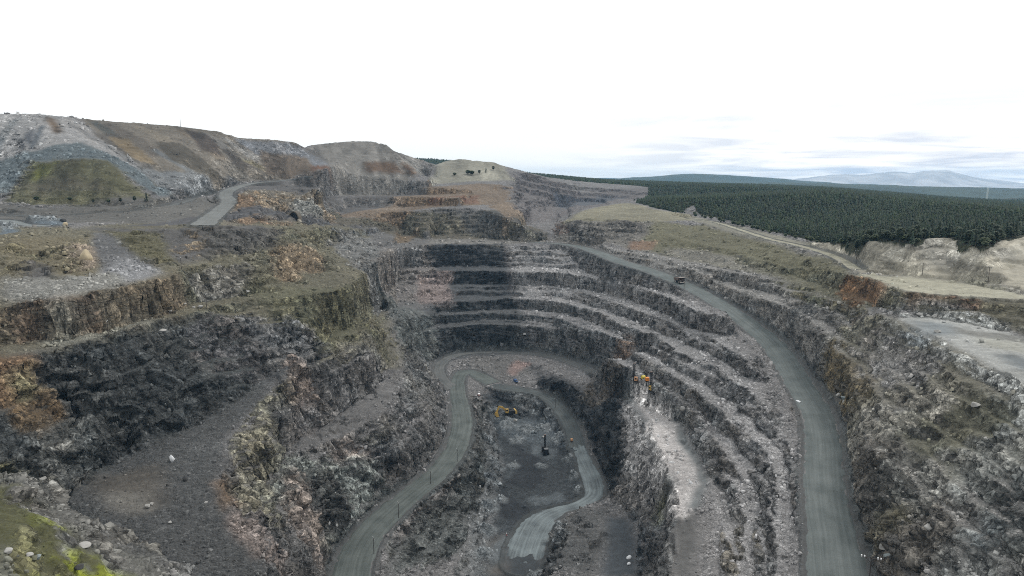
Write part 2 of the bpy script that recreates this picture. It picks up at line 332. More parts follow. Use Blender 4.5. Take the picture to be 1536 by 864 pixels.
def vnoise2(x, y, s=0):
    xi = np.floor(x).astype(np.int64); yi = np.floor(y).astype(np.int64)
    fx = (x-xi).astype(np.float32); fy = (y-yi).astype(np.float32)
    fx = fx*fx*(3-2*fx); fy = fy*fy*(3-2*fy)
    return (hsh(xi, yi, 0, s)*(1-fx)+hsh(xi+1, yi, 0, s)*fx)*(1-fy) + (hsh(xi, yi+1, 0, s)*(1-fx)+hsh(xi+1, yi+1, 0, s)*fx)*fy
def fbm2(x, y, n, s=0):
    o = 0; a = 1; t = 0
    for i in range(n): o = o + a*vnoise2(x*2**i+i*17.3, y*2**i+i*9.1, s+i); t += a; a *= 0.55
    return o/t
def ss(a, b, x): t = np.clip((x-a)/(b-a), 0, 1); return t*t*(3-2*t)

# ------------------------------------------------------------------ roads: u, v, H, width
ROADS = {
 'haul_road': [(800,364,79.5,9),(835,365.5,80,11),(868,370,82,13),(900,380,84,16),(930,392,87,18),(975,406,91.5,18),(1019,423,96.5,18),(1060,444,102,18),(1100,469,108,19),(1150,507,118,20),(1177,540,124,19),(1202,580,129,18.5),(1225,620,132.5,18),(1234,660,136,18),(1235,700,139,18),(1241,760,143,18.5),(1250,810,147,20),(1257,864,151,22),(1266,930,156,24),(1280,1000,160,22)],
 'pit_road': [(958,572,170,13),(935,571,171.5,11),(905,563,173,11),(870,549,175,10),(830,535,176,9),(790,530,176.5,9),(740,528,176.5,8),(700,530,176.5,9),(675,536,176,9),(660,547,176.5,10),(659,560,178,10),(666,572,180,11),(681,583,182,12)],
 'ramp_road': [(740,575,183.5,16),(722,565,181.5,14),(708,558,180,12),(694,559,179.5,12),(687,570,180.5,12),(687,590,182.5,13),(691,612,184.5,15),(693,640,186.5,16),(682,675,189,16),(656,709,191,16),(622,737,192.5,17),(588,765,194,18),(556,797,196,19),(536,830,198,20),(526,870,200,20),(520,930,203,20),(520,1000,206,20)],
 'pit_floor_road': [(715,563,181.5,12),(745,578,184.5,15),(775,584,187,15),(805,590,190,14),(829,602,194,13),(846,622,198,13),(859,645,202,13),(868,672,206,13)],
 'muddy_track': [(866,662,204.5,9),(872,680,207,10),(880,700,209,12),(889,722,211,14),(890,742,212.5,12),(868,757,213.5,8),(840,765,214,10),(815,777,214.5,17),(800,798,215,22),(790,822,215.5,23),(783,846,216,21)],
 'heap_road': [(302,338,36.5,20),(318,325,32.5,17),(334,312,28,16),(344,302,22.8,15),(338,293,18,14),(345,285,12.6,14),(362,279,8.6,12),(384,274.5,5.3,12),(429,270.5,2.2,11),(462,264,-3.5,10)],
 'terrace_road': [(-120,322,33,12),(0,323,32.5,10),(60,324,32,8),(130,321,31.5,7),(200,317,30,7),(250,310,27,7),(290,299,22,8),(315,294,19.5,11),(336,290.5,17.5,11)],
 'yard_road': [(-120,352,35.6,14),(-40,344,35,14),(20,341,35,14),(60,340,35,12),(100,338.5,35,8)],
 'gravel_road': [(-60,330,34,26),(0,331.5,34,20),(30,337,34.6,14),(70,339,35,10)],
 'rim_road': [(1018,327.5,55,6),(1040,329.5,55,6),(1075,334,55.8,6),(1105,343,57.5,6),(1152,358,60.5,7),(1200,369,62.5,7),(1250,384,65,8),(1285,404,66.2,8)],
}
def catmull(P, step):
    P = np.array(P, float); out = []
    Q = np.vstack([2*P[0]-P[1], P, 2*P[-1]-P[-2]])
    for i in range(1, len(Q)-2):
        n = max(2, int(np.linalg.norm(Q[i+1][:2]-Q[i][:2])/step))
        for k in range(n):
            t = k/n
            out.append(0.5*((2*Q[i]) + (Q[i+1]-Q[i-1])*t + (2*Q[i-1]-5*Q[i]+4*Q[i+1]-Q[i+2])*t*t + (3*Q[i]-Q[i-1]-3*Q[i+1]+Q[i+2])*t**3))
    out.append(Q[-2]); return np.array(out)
RC = {}
rd = np.full(FR.z.shape, 1e9, np.float32)     # distance beyond the road's edge
rz = np.zeros(FR.z.shape, np.float32)
for name, pts in ROADS.items():
    c = catmull([np.append(PH(u, v, h), w) for (u, v, h, w) in pts], 1.2)
    RC[name] = c
    for p in c:
        rad = p[3]/2 + 12
        i0 = max(0, int(p[0]-rad-FR.x0)); i1 = min(FR.nx, int(p[0]+rad-FR.x0)+2); j0 = max(0, int(p[1]-rad-FR.y0)); j1 = min(FR.ny, int(p[1]+rad-FR.y0)+2)
        if i1 <= i0 or j1 <= j0: continue
        d = np.hypot(FR.X[j0:j1, i0:i1]-p[0], FR.Y[j0:j1, i0:i1]-p[1]) - p[3]/2
        m = d < rd[j0:j1, i0:i1]
        rd[j0:j1, i0:i1][m] = d[m]; rz[j0:j1, i0:i1][m] = p[2]

# domain-warp the benches so that crests are ragged, but keep the roads where they are
X, Y = FR.X.astype(np.float32), FR.Y.astype(np.float32)
Z0 = FR.z.copy()
keep = ss(2, 16, rd)
wx = (fbm2(X/26, Y/26, 3, 11)-0.5)*4.2 + (vnoise2(X/5, Y/5, 15)-0.5)*2.4
wy = (fbm2(X/26, Y/26, 3, 21)-0.5)*4.2 + (vnoise2(X/5, Y/5, 25)-0.5)*2.4
Zw = FR.samp(Z0, X+wx*keep, Y+wy*keep).astype(np.float32)
Zw = blur(Zw, 1)
gy, gx = np.gradient(blur(Zw, 2)); slope = np.hypot(gx, gy)
# low frequency undulation of loose ground
Zw = Zw + (fbm2(X/34, Y/34, 3, 31)-0.5)*3.0*keep*ss(0.1, 0.5, slope)
# minor ledges along the contours inside every face and scree slope of the mine
ph = Zw + (fbm2(X/45, Y/45, 3, 35)-0.5)*9
tk = keep*ss(0.12, 0.35, slope)*ss(-4, -14, Zw)*(0.35+0.9*fbm2(X/30, Y/30, 2, 37))
for P_, a_ in ((6.2, .80), (3.1, .36)):
    Zw = Zw - tk*a_*1.15*(P_/(2*math.pi))*np.sin(2*math.pi*ph/P_)
# talus gullies on heaps and long loose slopes (down-slope flutes)
near = rd
berm = 1.1*np.exp(-((near-1.8)/0.9)**2)*(0.7+0.6*fbm2(X/5, Y/5, 2, 41))
onroad = 1-ss(0.5, 9, near)
Zr = np.where(near < 100, Zw*(1-onroad) + (rz-0.25)*onroad, Zw)
Zr = Zr + berm*(near < 8)
FR.z = Zr.astype(np.float32)
gy, gx = np.gradient(blur(FR.z, 1)); SL = np.hypot(gx, gy).astype(np.float32)
CR.z = blur(CR.z, 1)
print('terrain', time.time()-T0)

#MOUNDS
def ground(x, y):
    x = np.asarray(x, float); y = np.asarray(y, float)
    inside = np.minimum(np.minimum(x-(FR.x0+2), -x+760-2), 1800-2-y)
    w = ss(0, 40, inside)
    return FR.samp(FR.z, x, y)*w + CR.samp(CR.z, x, y)*(1-w)
def hit(u, v, tmin=60.0):             # where that line of sight meets the ground
    d = ray(u, v); t = np.arange(tmin, 3000, 0.6)
    z = ground(d[0]*t, d[1]*t); k = np.nonzero(z > d[2]*t)[0]
    t = t[k[0]] if len(k) else 2500.0
    return np.array([d[0]*t, d[1]*t, float(ground(d[0]*t, d[1]*t))])

# heaps of broken rock on the pit floor and along its foot
PILES = [(762,640,9,3),(790,648,10,3.5),(818,645,9,3),(838,660,8,3),(775,662,8,2.5),(738,668,8,3.5),(744,700,8,4),(738,730,8,4),(734,765,8,4),(731,800,7,4),(728,835,7,3.5),(853,690,6,3),(862,718,6,3),(872,735,6,2.5),(800,615,9,3),(780,604,7,2.5),(820,628,7,2.5),(752,752,6,2),(840,810,6,3),(835,790,6,3),(800,862,6,2.5),(745,625,8,2.5),(812,700,5,1.5),(770,700,6,1.5),(40,333,9,3),(60,333.5,9,3),(80,334,8,3),(20,333,8,2.5),(8,346,10,4)]
PM = np.zeros(FR.z.shape, np.float32)
for (u, v, r_, h_) in PILES:
    p = hit(u, v); j0 = int(p[1]-3*r_-FR.y0); i0 = int(p[0]-3*r_-FR.x0); n_ = int(6*r_)
    j0 = max(j0, 0); i0 = max(i0, 0)
    sl_ = (slice(j0, j0+n_), slice(i0, i0+n_)); d2 = ((X[sl_]-p[0])**2 + (Y[sl_]-p[1])**2)/(r_*.8)**2
    d2 = d2*(0.6+0.9*fbm2(X[sl_]/5, Y[sl_]/5, 3, 171)); g_ = np.exp(-d2)*ss(0, 3, rd[sl_])
    FR.z[sl_] += g_*h_*1.5*(0.4+1.2*vnoise2(X[sl_]/2.5, Y[sl_]/2.5, 181)); PM[sl_] = np.maximum(PM[sl_], g_)
# ------------------------------------------------------------------ geology: colour of faces and of flat / loose ground, per 1 m cell
def c3(r, g, b): return np.array([r, g, b], np.float32)
FACE = np.empty(FR.z.shape+(3,), np.float32); FLAT = np.empty(FR.z.shape+(3,), np.float32)
FACE[:] = c3(.085, .083, .080); FLAT[:] = c3(.185, .178, .175)
BLOCK = np.ones(FR.z.shape, np.float32)        # how blocky the rock is (0 = soft earth)
MOSS = np.zeros(FR.z.shape, np.float32); ROCK = np.zeros(FR.z.shape, np.float32)   # ROCK: bare crags whatever the slope
EW = (fbm2(X/22, Y/22, 4, 51)-0.5)
EW2 = (fbm2(X/22, Y/22, 4, 61)-0.5)
def zone(poly, face=None, flat=None, block=None, moss=None, rock=None, soft=4, k=1.0, wob=13, grow=5):
    P = np.array([hit(u, v)[:2] for u, v in poly])
    pad = soft*2+wob+grow*2
    i0 = max(0, int(P[:, 0].min()-pad-FR.x0)); i1 = min(FR.nx, int(P[:, 0].max()+pad-FR.x0)+1)
    j0 = max(0, int(P[:, 1].min()-pad-FR.y0)); j1 = min(FR.ny, int(P[:, 1].max()+pad-FR.y0)+1)
    if i1-i0 < 3 or j1-j0 < 3: return
    sl = (slice(j0, j1), slice(i0, i1))
    x = X[sl] + EW[sl]*wob; y = Y[sl] + EW2[sl]*wob
    ins = np.zeros(x.shape, bool); n = len(P)
    for a in range(n):
        x1, y1 = P[a]; x2, y2 = P[(a+1) % n]
        if y1 == y2: continue
        ins ^= ((y1 > y) != (y2 > y)) & (x < (x2-x1)*(y-y1)/(y2-y1)+x1)
    m = ins.astype(np.float32)
    if soft: m = boxblur(boxblur(m, soft), max(1, soft//2))
    m = m*k
    if face is not None:
        mf = m if not grow else boxblur((boxblur(ins.astype(np.float32), grow) > 0.02).astype(np.float32), 2)*k
        FACE[sl] = FACE[sl]*(1-mf[..., None]) + mf[..., None]*np.array(face, np.float32)
    if flat is not None: FLAT[sl] = FLAT[sl]*(1-m[..., None]) + m[..., None]*np.array(flat, np.float32)
    if block is not None: BLOCK[sl] = BLOCK[sl]*(1-m) + m*block
    if rock is not None: ROCK[sl] = ROCK[sl]*(1-m) + m*rock
    if moss is not None: MOSS[sl] = MOSS[sl]*(1-m) + m*moss
#ZONES
exec_zones = None
def zones():
    G = (.185,.178,.175); DK = (.037,.042,.043); OL = (.105,.098,.062); BR = (.125,.092,.062); OR = (.24,.145,.08)
    # --- left wall
    zone([(-100,345),(110,342),(560,350),(600,560),(400,570),(75,530),(-100,560)], OL, (.14,.128,.092), .7, soft=8)
    zone([(0,360),(180,345),(240,400),(180,430),(0,440)], (.13,.115,.065), (.15,.13,.085), .7, soft=4)
    zone([(130,342),(300,342),(420,344),(400,372),(300,390),(240,400),(160,360)], (.085,.08,.07), (.10,.095,.09), .35, soft=4)
    zone([(135,350),(165,350),(240,405),(185,428),(155,420),(140,390)], (.11,.108,.108), (.115,.114,.114), .55, soft=2, wob=8, grow=0)
    zone([(165,385),(205,395),(248,412),(190,430),(150,425)], (.22,.22,.225), (.26,.26,.265), .9, soft=3, wob=8, k=.8, grow=0)
    zone([(150,345),(235,350),(262,395),(215,392),(180,362)], (.105,.095,.05), (.12,.11,.065), .9, soft=3, wob=10)
    zone([(255,352),(300,356),(295,385),(262,375)], (.17,.125,.075), None, .9, soft=3, wob=10, k=.8)
    zone([(110,365),(142,372),(140,402),(125,408)], (.27,.22,.17), (.27,.22,.17), 1, soft=1, wob=5)
    zone([(40,395),(75,398),(78,425),(40,430)], (.075,.07,.065), (.10,.095,.09), .3, soft=3, wob=8)
    zone([(0,420),(100,418),(180,412),(190,436),(100,452),(0,458)], (.17,.165,.14), (.24,.235,.215), .9, soft=3, grow=0)
    zone([(0,455),(100,452),(270,412),(310,420),(240,475),(130,485),(0,500)], (.125,.098,.064), (.14,.12,.085), .7, soft=4)
    zone([(30,480),(150,470),(130,496),(40,505)], (.13,.088,.058), (.14,.10,.07), .7, soft=4, k=.8)
    zone([(60,505),(130,485),(230,470),(245,478),(160,505),(80,525)], (.20,.19,.15), (.22,.215,.18), .9, soft=3, grow=0)
    zone([(255,400),(384,385),(500,370),(515,430),(434,445),(325,455),(290,455)], (.105,.098,.065), (.13,.12,.085), .8, soft=4)
    zone([(290,415),(370,400),(365,430),(310,445)], (.14,.135,.12), (.16,.15,.13), .9, soft=3)
    zone([(410,380),(475,375),(480,410),(425,420)], (.20,.145,.09), (.20,.15,.10), .9, soft=3, k=.8)
    zone([(384,440),(520,438),(560,500),(480,540),(420,500)], (.10,.095,.055), (.12,.115,.075), .7, soft=5)
    zone([(380,480),(470,510),(475,560),(400,590),(330,560),(330,490)], (.13,.128,.125), (.12,.12,.12), 1, soft=3)
    # dark wall of the lower left
    zone([(-120,560),(75,530),(160,511),(290,471),(330,480),(385,520),(390,600),(300,640),(180,700),(60,760),(-120,740)], (.050,.053,.052), (.066,.070,.068), .9, soft=3, grow=1)
    zone([(290,490),(350,488),(385,520),(380,560),(300,545)], (.085,.08,.078), None, 1, soft=3)
    zone([(-60,515),(50,535),(55,600),(20,612),(-60,600)], (.16,.10,.055), (.13,.085,.05), .6, soft=3, wob=10, grow=1)
    zone([(15,570),(50,560),(52,600),(20,608)], (.17,.15,.085), (.15,.135,.08), .8, soft=2, wob=6, grow=1)
    zone([(25,605),(75,620),(65,650),(45,640)], (.14,.095,.05), (.13,.09,.05), .4, soft=2, wob=6)
    zone([(60,660),(110,640),(120,680),(75,700)], (.11,.115,.11), (.11,.115,.11), 1, soft=2, wob=8)
    zone([(110,742),(175,690),(250,655),(330,610),(400,570),(400,600),(352,645),(345,680),(325,728),(400,835),(412,880),(200,880)], (.075,.076,.074), (.080,.081,.080), .9, soft=3, grow=0)
    zone([(130,720),(230,700),(250,760),(180,775)], (.10,.09,.075), (.105,.093,.078), .25, soft=4, k=.8)
    zone([(150,745),(215,735),(235,765),(160,770)], (.2,.19,.17), (.2,.19,.17), .4, soft=3, k=.6)
    zone([(316,722),(345,728),(352,765),(335,770)], (.17,.12,.08), (.16,.12,.09), .8, soft=1, wob=5, grow=1)
    zone([(340,765),(375,790),(400,835),(385,840),(345,790)], (.22,.18,.16), (.22,.18,.16), .8, soft=1, wob=5)
    # rib rock and long bench on the left wall
    zone([(400,600),(560,520),(610,560),(560,640),(440,680),(380,700),(350,650)], (.125,.118,.095), (.125,.12,.118), 1, soft=4)
    zone([(385,600),(430,590),(420,700),(380,780),(370,700)], (.19,.175,.12), None, 1, soft=2, k=.7)
    zone([(470,515),(500,545),(520,610),(480,590)], (.06,.058,.056), None, 1, soft=2, wob=8)
    zone([(440,540),(470,600),(478,655),(455,660),(445,610)], (.24,.18,.15), (.22,.17,.15), 1, soft=1, wob=6, k=.6)
    zone([(510,670),(545,680),(535,720),(510,700)], (.21,.16,.135), None, 1, soft=2, wob=6, k=.9)
    zone([(440,690),(500,700),(520,760),(450,790),(430,740)], (.17,.18,.16), (.15,.155,.145), 1, soft=3)
    zone([(440,730),(465,735),(465,800),(448,800)], (.23,.18,.15), (.21,.17,.15), 1, soft=1, wob=6, k=.85)
    zone([(520,715),(570,700),(560,740),(520,770),(490,790)], (.18,.195,.18), (.16,.165,.155), 1, soft=2)
    zone([(480,735),(510,730),(500,765),(475,765)], (.06,.06,.058), None, 1, soft=2)
    zone([(575,430),(610,470),(612,560),(600,600),(640,600),(640,500),(620,430)], (.115,.115,.11), (.145,.142,.138), .6, soft=4)
    zone([(510,350),(580,352),(640,360),(560,410),(600,460),(560,470),(530,400),(500,372)], (.15,.148,.14), (.165,.163,.156), .6, soft=3)
    zone([(575,560),(600,590),(560,625),(440,685),(420,670),(500,625)], (.13,.125,.122), (.145,.14,.136), .4, soft=2, k=.9)
    # --- back wall
    zone([(575,366),(645,366),(690,410),(690,450),(600,452),(570,420)], (.15,.135,.12), (.20,.185,.175), 1, soft=3)
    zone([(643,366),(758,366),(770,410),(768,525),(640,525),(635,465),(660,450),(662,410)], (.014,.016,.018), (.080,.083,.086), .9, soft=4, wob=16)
    zone([(765,366),(840,366),(830,440),(770,440)], (.09,.083,.082), (.17,.165,.165), 1, soft=3)
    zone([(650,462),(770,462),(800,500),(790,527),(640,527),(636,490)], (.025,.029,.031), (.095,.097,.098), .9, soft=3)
    zone([(575,455),(636,465),(650,500),(640,530),(605,520)], (.075,.082,.078), (.12,.125,.12), .8, soft=3)
    zone([(625,415),(672,408),(676,452),(628,455)], (.17,.135,.125), (.25,.20,.185), 1, soft=2, k=.8, wob=8)
    zone([(650,352),(770,356),(830,362),(770,367),(650,366),(600,366)], (.16,.15,.13), (.20,.19,.175), .6, soft=1, wob=5)
    # wall above level 80
    zone([(500,318),(600,318),(740,315),(800,340),(830,362),(760,358),(640,352),(560,345),(500,338)], (.10,.092,.066), (.12,.108,.085), .9, soft=4)
    zone([(700,318),(760,320),(800,345),(815,360),(740,355),(700,345)], (.062,.062,.062), (.085,.085,.082), .9, soft=4, k=.8)
    zone([(555,340),(640,350),(640,368),(560,372)], (.13,.125,.12), (.14,.135,.13), .5, soft=3)
    zone([(592,348),(625,352),(612,364),(594,362)], (.16,.12,.08), (.16,.12,.08), .5, soft=2, wob=6)
    zone([(330,335),(350,300),(400,284),(480,284),(500,330),(490,338),(340,338)], (.21,.16,.105), (.17,.15,.12), 1, soft=3)
    zone([(355,300),(375,300),(400,335),(370,338),(350,330)], (.22,.145,.09), (.19,.135,.09), .9, soft=2, wob=8)
    zone([(440,305),(475,305),(470,330),(445,330)], (.23,.23,.21), (.23,.23,.21), 1, soft=2, wob=8)
    zone([(483,295),(514,297),(512,316),(486,314)], (.09,.09,.085), None, .6, soft=2, wob=6)
    zone([(484,281),(650,280),(768,284),(760,305),(650,312),(500,316),(485,300)], (.16,.11,.068), (.18,.14,.105), .9, soft=3, wob=10)
    zone([(514,284),(640,284),(640,291),(514,291)], (.13,.09,.05), (.16,.12,.085), .8, soft=2, wob=8)
    zone([(560,298),(600,296),(625,312),(560,315)], (.24,.18,.13), (.23,.185,.145), 1, soft=1, wob=6, k=.9, grow=2)
    zone([(650,296),(720,292),(715,306),(650,306)], (.14,.075,.048), (.16,.10,.07), .9, soft=2, wob=8)
    zone([(730,308),(770,305),(790,335),(760,330)], (.20,.15,.105), (.20,.155,.115), .9, soft=2, wob=8)
    zone([(384,272),(480,262),(640,275),(640,281),(480,284),(384,284),(350,296)], (.095,.09,.085), (.105,.10,.097), .3, soft=3, wob=10)
    zone([(768,262),(830,270),(980,282),(980,300),(900,310),(830,330),(800,340),(768,300)], (.070,.064,.066), (.15,.138,.135), 1, soft=8, wob=60)
    zone([(830,290),(900,294),(940,296),(890,308),(835,308)], (.05,.055,.068), (.10,.105,.115), .9, soft=4)
    # heaps
    zone([(-150,172),(110,177),(205,250),(262,292),(-150,300)], (.28,.275,.27), (.28,.275,.27), .5, soft=3, grow=0)
    zone([(66,176),(84,178),(96,200),(84,200)], (.115,.085,.06), (.115,.085,.06), .2, soft=3, wob=10)
    zone([(60,225),(120,215),(190,245),(262,290),(240,296),(150,242),(50,242),(10,290),(-60,290),(0,240)], (.120,.142,.150), (.120,.142,.150), .6, soft=2, wob=9, grow=0)
    zone([(40,195),(52,192),(48,215),(35,220)], (.075,.08,.09), (.075,.08,.09), .3, soft=3, wob=12)
    zone([(5,303),(50,243),(160,241),(235,302),(130,311)], (.105,.10,.058), (.11,.105,.06), .15, soft=3, wob=12)
    zone([(38,268),(55,245),(80,247),(60,265)], (.15,.16,.035), (.15,.16,.035), .1, soft=4, wob=12, k=.8)
    zone([(30,272),(150,272),(170,285),(50,290)], (.075,.066,.05), (.075,.066,.05), .15, soft=4, k=.7)
    zone([(118,178),(335,198),(355,206),(450,220),(500,252),(430,268),(384,271),(330,286),(240,262),(150,205)], (.158,.140,.116), (.158,.140,.116), .35, soft=3, grow=0)
    for (u0, v0, u1, v1, w_, c_) in [(150,186,235,232,10,(.12,.105,.088)),(200,190,262,222,9,(.19,.165,.13)),(262,196,330,238,8,(.18,.15,.115)),(300,200,352,238,6,(.19,.18,.165)),(225,225,290,262,7,(.15,.155,.155)),(330,206,385,240,6,(.20,.19,.175)),(355,215,420,246,7,(.115,.10,.085)),(400,214,455,240,6,(.18,.185,.195)),(360,240,400,256,5,(.17,.15,.10)),(130,182,170,205,8,(.085,.085,.075)),(270,236,325,262,6,(.10,.085,.065))]:
        zone([(u0,v0),(u0+w_*1.6,v0-1),(u1+w_*1.2,v1-2),(u1-w_*.6,v1+2)], c_, c_, .35, soft=1, wob=7, grow=0)
    for (u0, v0, u1, v1, w_, c_) in [(20,178,-10,225,9,(.20,.205,.205)),(90,180,150,215,9,(.30,.29,.28)),(100,186,190,238,5,(.20,.195,.19)),(60,190,45,222,6,(.10,.11,.12)),(0,205,-30,250,8,(.17,.18,.185)),(180,232,245,268,8,(.24,.24,.235)),(205,248,240,280,6,(.13,.12,.10))]:
        zone([(u0,v0),(u0+w_*1.6,v0-1),(u1+w_*1.2,v1-2),(u1-w_*.6,v1+2)], c_, c_, .6, soft=1, wob=7, grow=0)
    zone([(140,200),(175,200),(240,262),(200,240)], (.075,.068,.06), (.075,.068,.06), .2, soft=2, wob=9, k=.9, grow=0)
    zone([(165,205),(190,208),(232,245),(200,238)], (.16,.125,.08), (.16,.125,.08), .2, soft=2, wob=9, grow=0)
    zone([(235,213),(270,215),(330,260),(300,262),(255,240)], (.075,.066,.052), (.075,.066,.052), .2, soft=2, wob=9, grow=0)
    zone([(280,195),(310,200),(335,235),(300,225)], (.085,.07,.06), (.085,.07,.06), .2, soft=2, wob=9, grow=0)
    zone([(330,225),(350,228),(385,255),(360,250)], (.075,.065,.055), (.075,.065,.055), .2, soft=2, wob=9, grow=0)
    zone([(190,245),(260,258),(330,285),(290,296),(240,280)], (.18,.187,.19), (.18,.187,.19), .5, soft=2, wob=9, grow=0)
    zone([(350,206),(450,219),(500,250),(470,250),(380,228)], (.15,.155,.165), (.15,.155,.165), .4, soft=2, wob=9, grow=0)
    zone([(390,228),(460,238),(478,256),(400,262)], (.125,.10,.078), (.125,.10,.078), .2, soft=2, wob=9, grow=0)
    zone([(466,249),(494,249),(496,256),(470,258)], (.10,.058,.040), (.10,.058,.040), .2, soft=2, wob=6, grow=0)
    zone([(455,221),(520,211),(580,216),(640,266),(610,274),(500,256)], (.18,.17,.155), (.18,.17,.155), .25, soft=2, wob=9, grow=0)
    zone([(455,221),(478,217),(490,245),(475,238)], (.10,.095,.09), (.10,.095,.09), .2, soft=4)
    zone([(545,243),(590,242),(604,262),(550,258)], (.13,.088,.06), (.13,.088,.06), .2, soft=4, wob=10, grow=0)
    zone([(602,245),(610,245),(622,262),(614,262)], (.11,.07,.045), (.11,.07,.045), .2, soft=2, wob=8)
    zone([(642,268),(655,247),(690,238),(735,243),(760,256),(768,270),(650,273)], (.235,.225,.185), (.235,.225,.185), .3, soft=4)
    # ground before the heaps
    zone([(-100,305),(100,312),(240,303),(330,292),(320,312),(290,335),(110,334),(-100,330)], (.105,.10,.088), (.125,.12,.11), .4, soft=3)
    zone([(35,331),(98,331),(98,339),(40,337)], (.13,.155,.175), (.13,.155,.175), .5, soft=1, wob=5)
    zone([(0,338),(28,343),(20,350),(0,352)], (.12,.145,.165), (.12,.145,.165), .5, soft=1, wob=5)
    zone([(180,340),(560,349),(540,340),(300,337)], (.088,.086,.088), (.088,.086,.088), .2, soft=2, wob=6)
    # --- right wall
    zone([(768,366),(868,370),(1000,430),(1090,478),(1160,620),(1200,700),(1190,870),(1100,870),(1060,700),(960,570),(840,530),(790,500)], (.115,.112,.109), (.275,.268,.265), 1, soft=4)
    zone([(800,440),(870,470),(960,560),(840,530),(780,500)], (.080,.084,.084), (.22,.215,.215), 1, soft=6, k=.8)
    zone([(940,530),(1050,600),(1120,700),(1150,870),(1080,870),(1060,720),(980,590)], (.14,.134,.126), (.24,.232,.228), 1, soft=5, k=.8)
    zone([(1095,800),(1130,790),(1125,850),(1100,860)], (.13,.115,.09), None, .9, soft=3, wob=8, k=.8)
    zone([(930,515),(945,520),(940,540),(932,538)], (.15,.11,.085), (.17,.14,.12), .9, soft=2, wob=8)
    zone([(868,368),(1000,385),(1150,415),(1310,467),(1450,533),(1600,615),(1690,900),(1310,870),(1270,640),(1190,520),(1080,440),(930,388)], (.130,.124,.115), (.225,.217,.205), .8, soft=4)
    # olive earth streaks under the lower yard
    zone([(1330,480),(1400,507),(1536,580),(1536,660),(1400,640),(1290,560),(1250,500)], (.13,.122,.092), (.165,.155,.12), .45, soft=5)
    zone([(1240,530),(1290,545),(1330,600),(1290,600),(1250,560)], (.105,.085,.05), (.12,.10,.065), .6, soft=3)
    zone([(1340,600),(1450,560),(1380,610),(1270,670),(1265,650)], (.22,.205,.16), (.24,.225,.185), .6, soft=2, wob=10, k=.9)
    zone([(1290,515),(1400,540),(1370,580),(1310,560)], (.19,.178,.165), (.22,.21,.19), .7, soft=4, k=.8)
    zone([(1275,665),(1380,620),(1370,660),(1320,690),(1275,700)], (.25,.24,.215), (.27,.26,.235), .5, soft=3, wob=10, k=.8)
    zone([(1330,650),(1420,600),(1536,590),(1600,680),(1420,720),(1380,720)], (.115,.112,.078), (.135,.130,.092), .4, soft=5, k=.9)
    zone([(1440,680),(1536,640),(1536,720),(1450,730)], (.20,.205,.195), (.22,.225,.215), .8, soft=4, k=.8)
    zone([(1270,650),(1400,620),(1370,680),(1340,680),(1300,690)], None, None, .6, soft=3)
    zone([(1350,600),(1400,610),(1390,650),(1345,690),(1335,660)], (.05,.048,.045), None, 1, soft=3, k=.8)
    zone([(1260,700),(1400,720),(1440,864),(1310,864)], (.10,.090,.076), (.19,.18,.165), 1, soft=4)
    zone([(1325,755),(1370,750),(1355,785),(1330,800)], (.115,.105,.065), (.12,.11,.075), .8, soft=2, wob=8, grow=1)
    zone([(1355,708),(1395,705),(1385,725),(1360,725)], (.14,.13,.07), (.14,.13,.07), .2, soft=2, wob=8)
    zone([(1330,520),(1400,545),(1370,575),(1300,560)], (.20,.19,.18), (.25,.24,.23), .9, soft=3, wob=8, k=.8)
    zone([(1300,640),(1345,622),(1410,592),(1430,598),(1350,640),(1290,668),(1275,662)], (.24,.225,.19), (.26,.25,.21), .8, soft=1, wob=8)
    zone([(1345,695),(1400,690),(1430,700),(1400,745),(1370,735)], (.20,.195,.175), (.25,.24,.22), 1, soft=2, wob=8)
    zone([(1450,800),(1520,790),(1500,864),(1430,864)], (.19,.195,.185), (.21,.215,.205), .8, soft=4, k=.8)
    zone([(1500,740),(1560,730),(1560,800),(1510,800)], (.07,.075,.072), None, 1, soft=4)
    # grassy slope above level 82
    zone([(985,330),(1060,338),(1150,362),(1250,388),(1290,415),(1330,430),(1310,464),(1150,412),(1000,384),(940,370),(960,345)], (.115,.108,.066), (.135,.127,.082), .75, soft=5)
    zone([(840,336),(980,333),(960,372),(868,368),(830,362)], (.095,.09,.084), (.15,.14,.125), 1, soft=4)
    zone([(945,362),(985,362),(980,376),(945,375)], (.20,.125,.08), (.2,.13,.09), .7, soft=2, wob=8, k=.8)
    zone([(828,334),(850,336),(848,348),(828,346)], (.16,.105,.08), None, .8, soft=3, wob=8, k=.7)
    zone([(850,334),(870,318),(940,305),(985,315),(1040,325),(1040,331),(960,333),(900,332)], (.20,.185,.13), (.215,.20,.145), .6, soft=4)
    zone([(1000,370),(1100,385),(1150,410),(1000,383)], (.11,.105,.09), (.19,.18,.155), .9, soft=4)
    zone([(1110,385),(1280,420),(1330,430),(1320,455),(1240,432),(1150,408)], (.115,.11,.075), (.17,.165,.14), .8, soft=4)
    zone([(1040,325),(1110,340),(1225,366),(1250,385),(1150,360),(1040,332)], (.19,.18,.14), (.21,.20,.16), .2, soft=2, wob=8)
    # sand cut
    zone([(1225,366),(1290,362),(1370,368),(1420,355),(1475,374),(1536,352),(1690,344),(1690,466),(1430,422),(1290,409)], (.34,.315,.255), (.34,.315,.255), .12, soft=2, wob=6)
    zone([(1340,372),(1420,365),(1470,380),(1536,372),(1536,395),(1400,395),(1330,388)], (.29,.28,.25), (.29,.28,.25), .3, soft=4, k=.7)
    zone([(1285,412),(1340,414),(1430,422),(1536,441),(1690,466),(1690,480),(1536,451),(1400,442),(1352,438),(1325,428)], (.20,.19,.14), (.33,.315,.245), .2, soft=2, wob=5)
    zone([(1270,420),(1328,428),(1320,448),(1290,452),(1262,437)], (.17,.10,.052), (.17,.105,.06), .3, soft=2, wob=8)
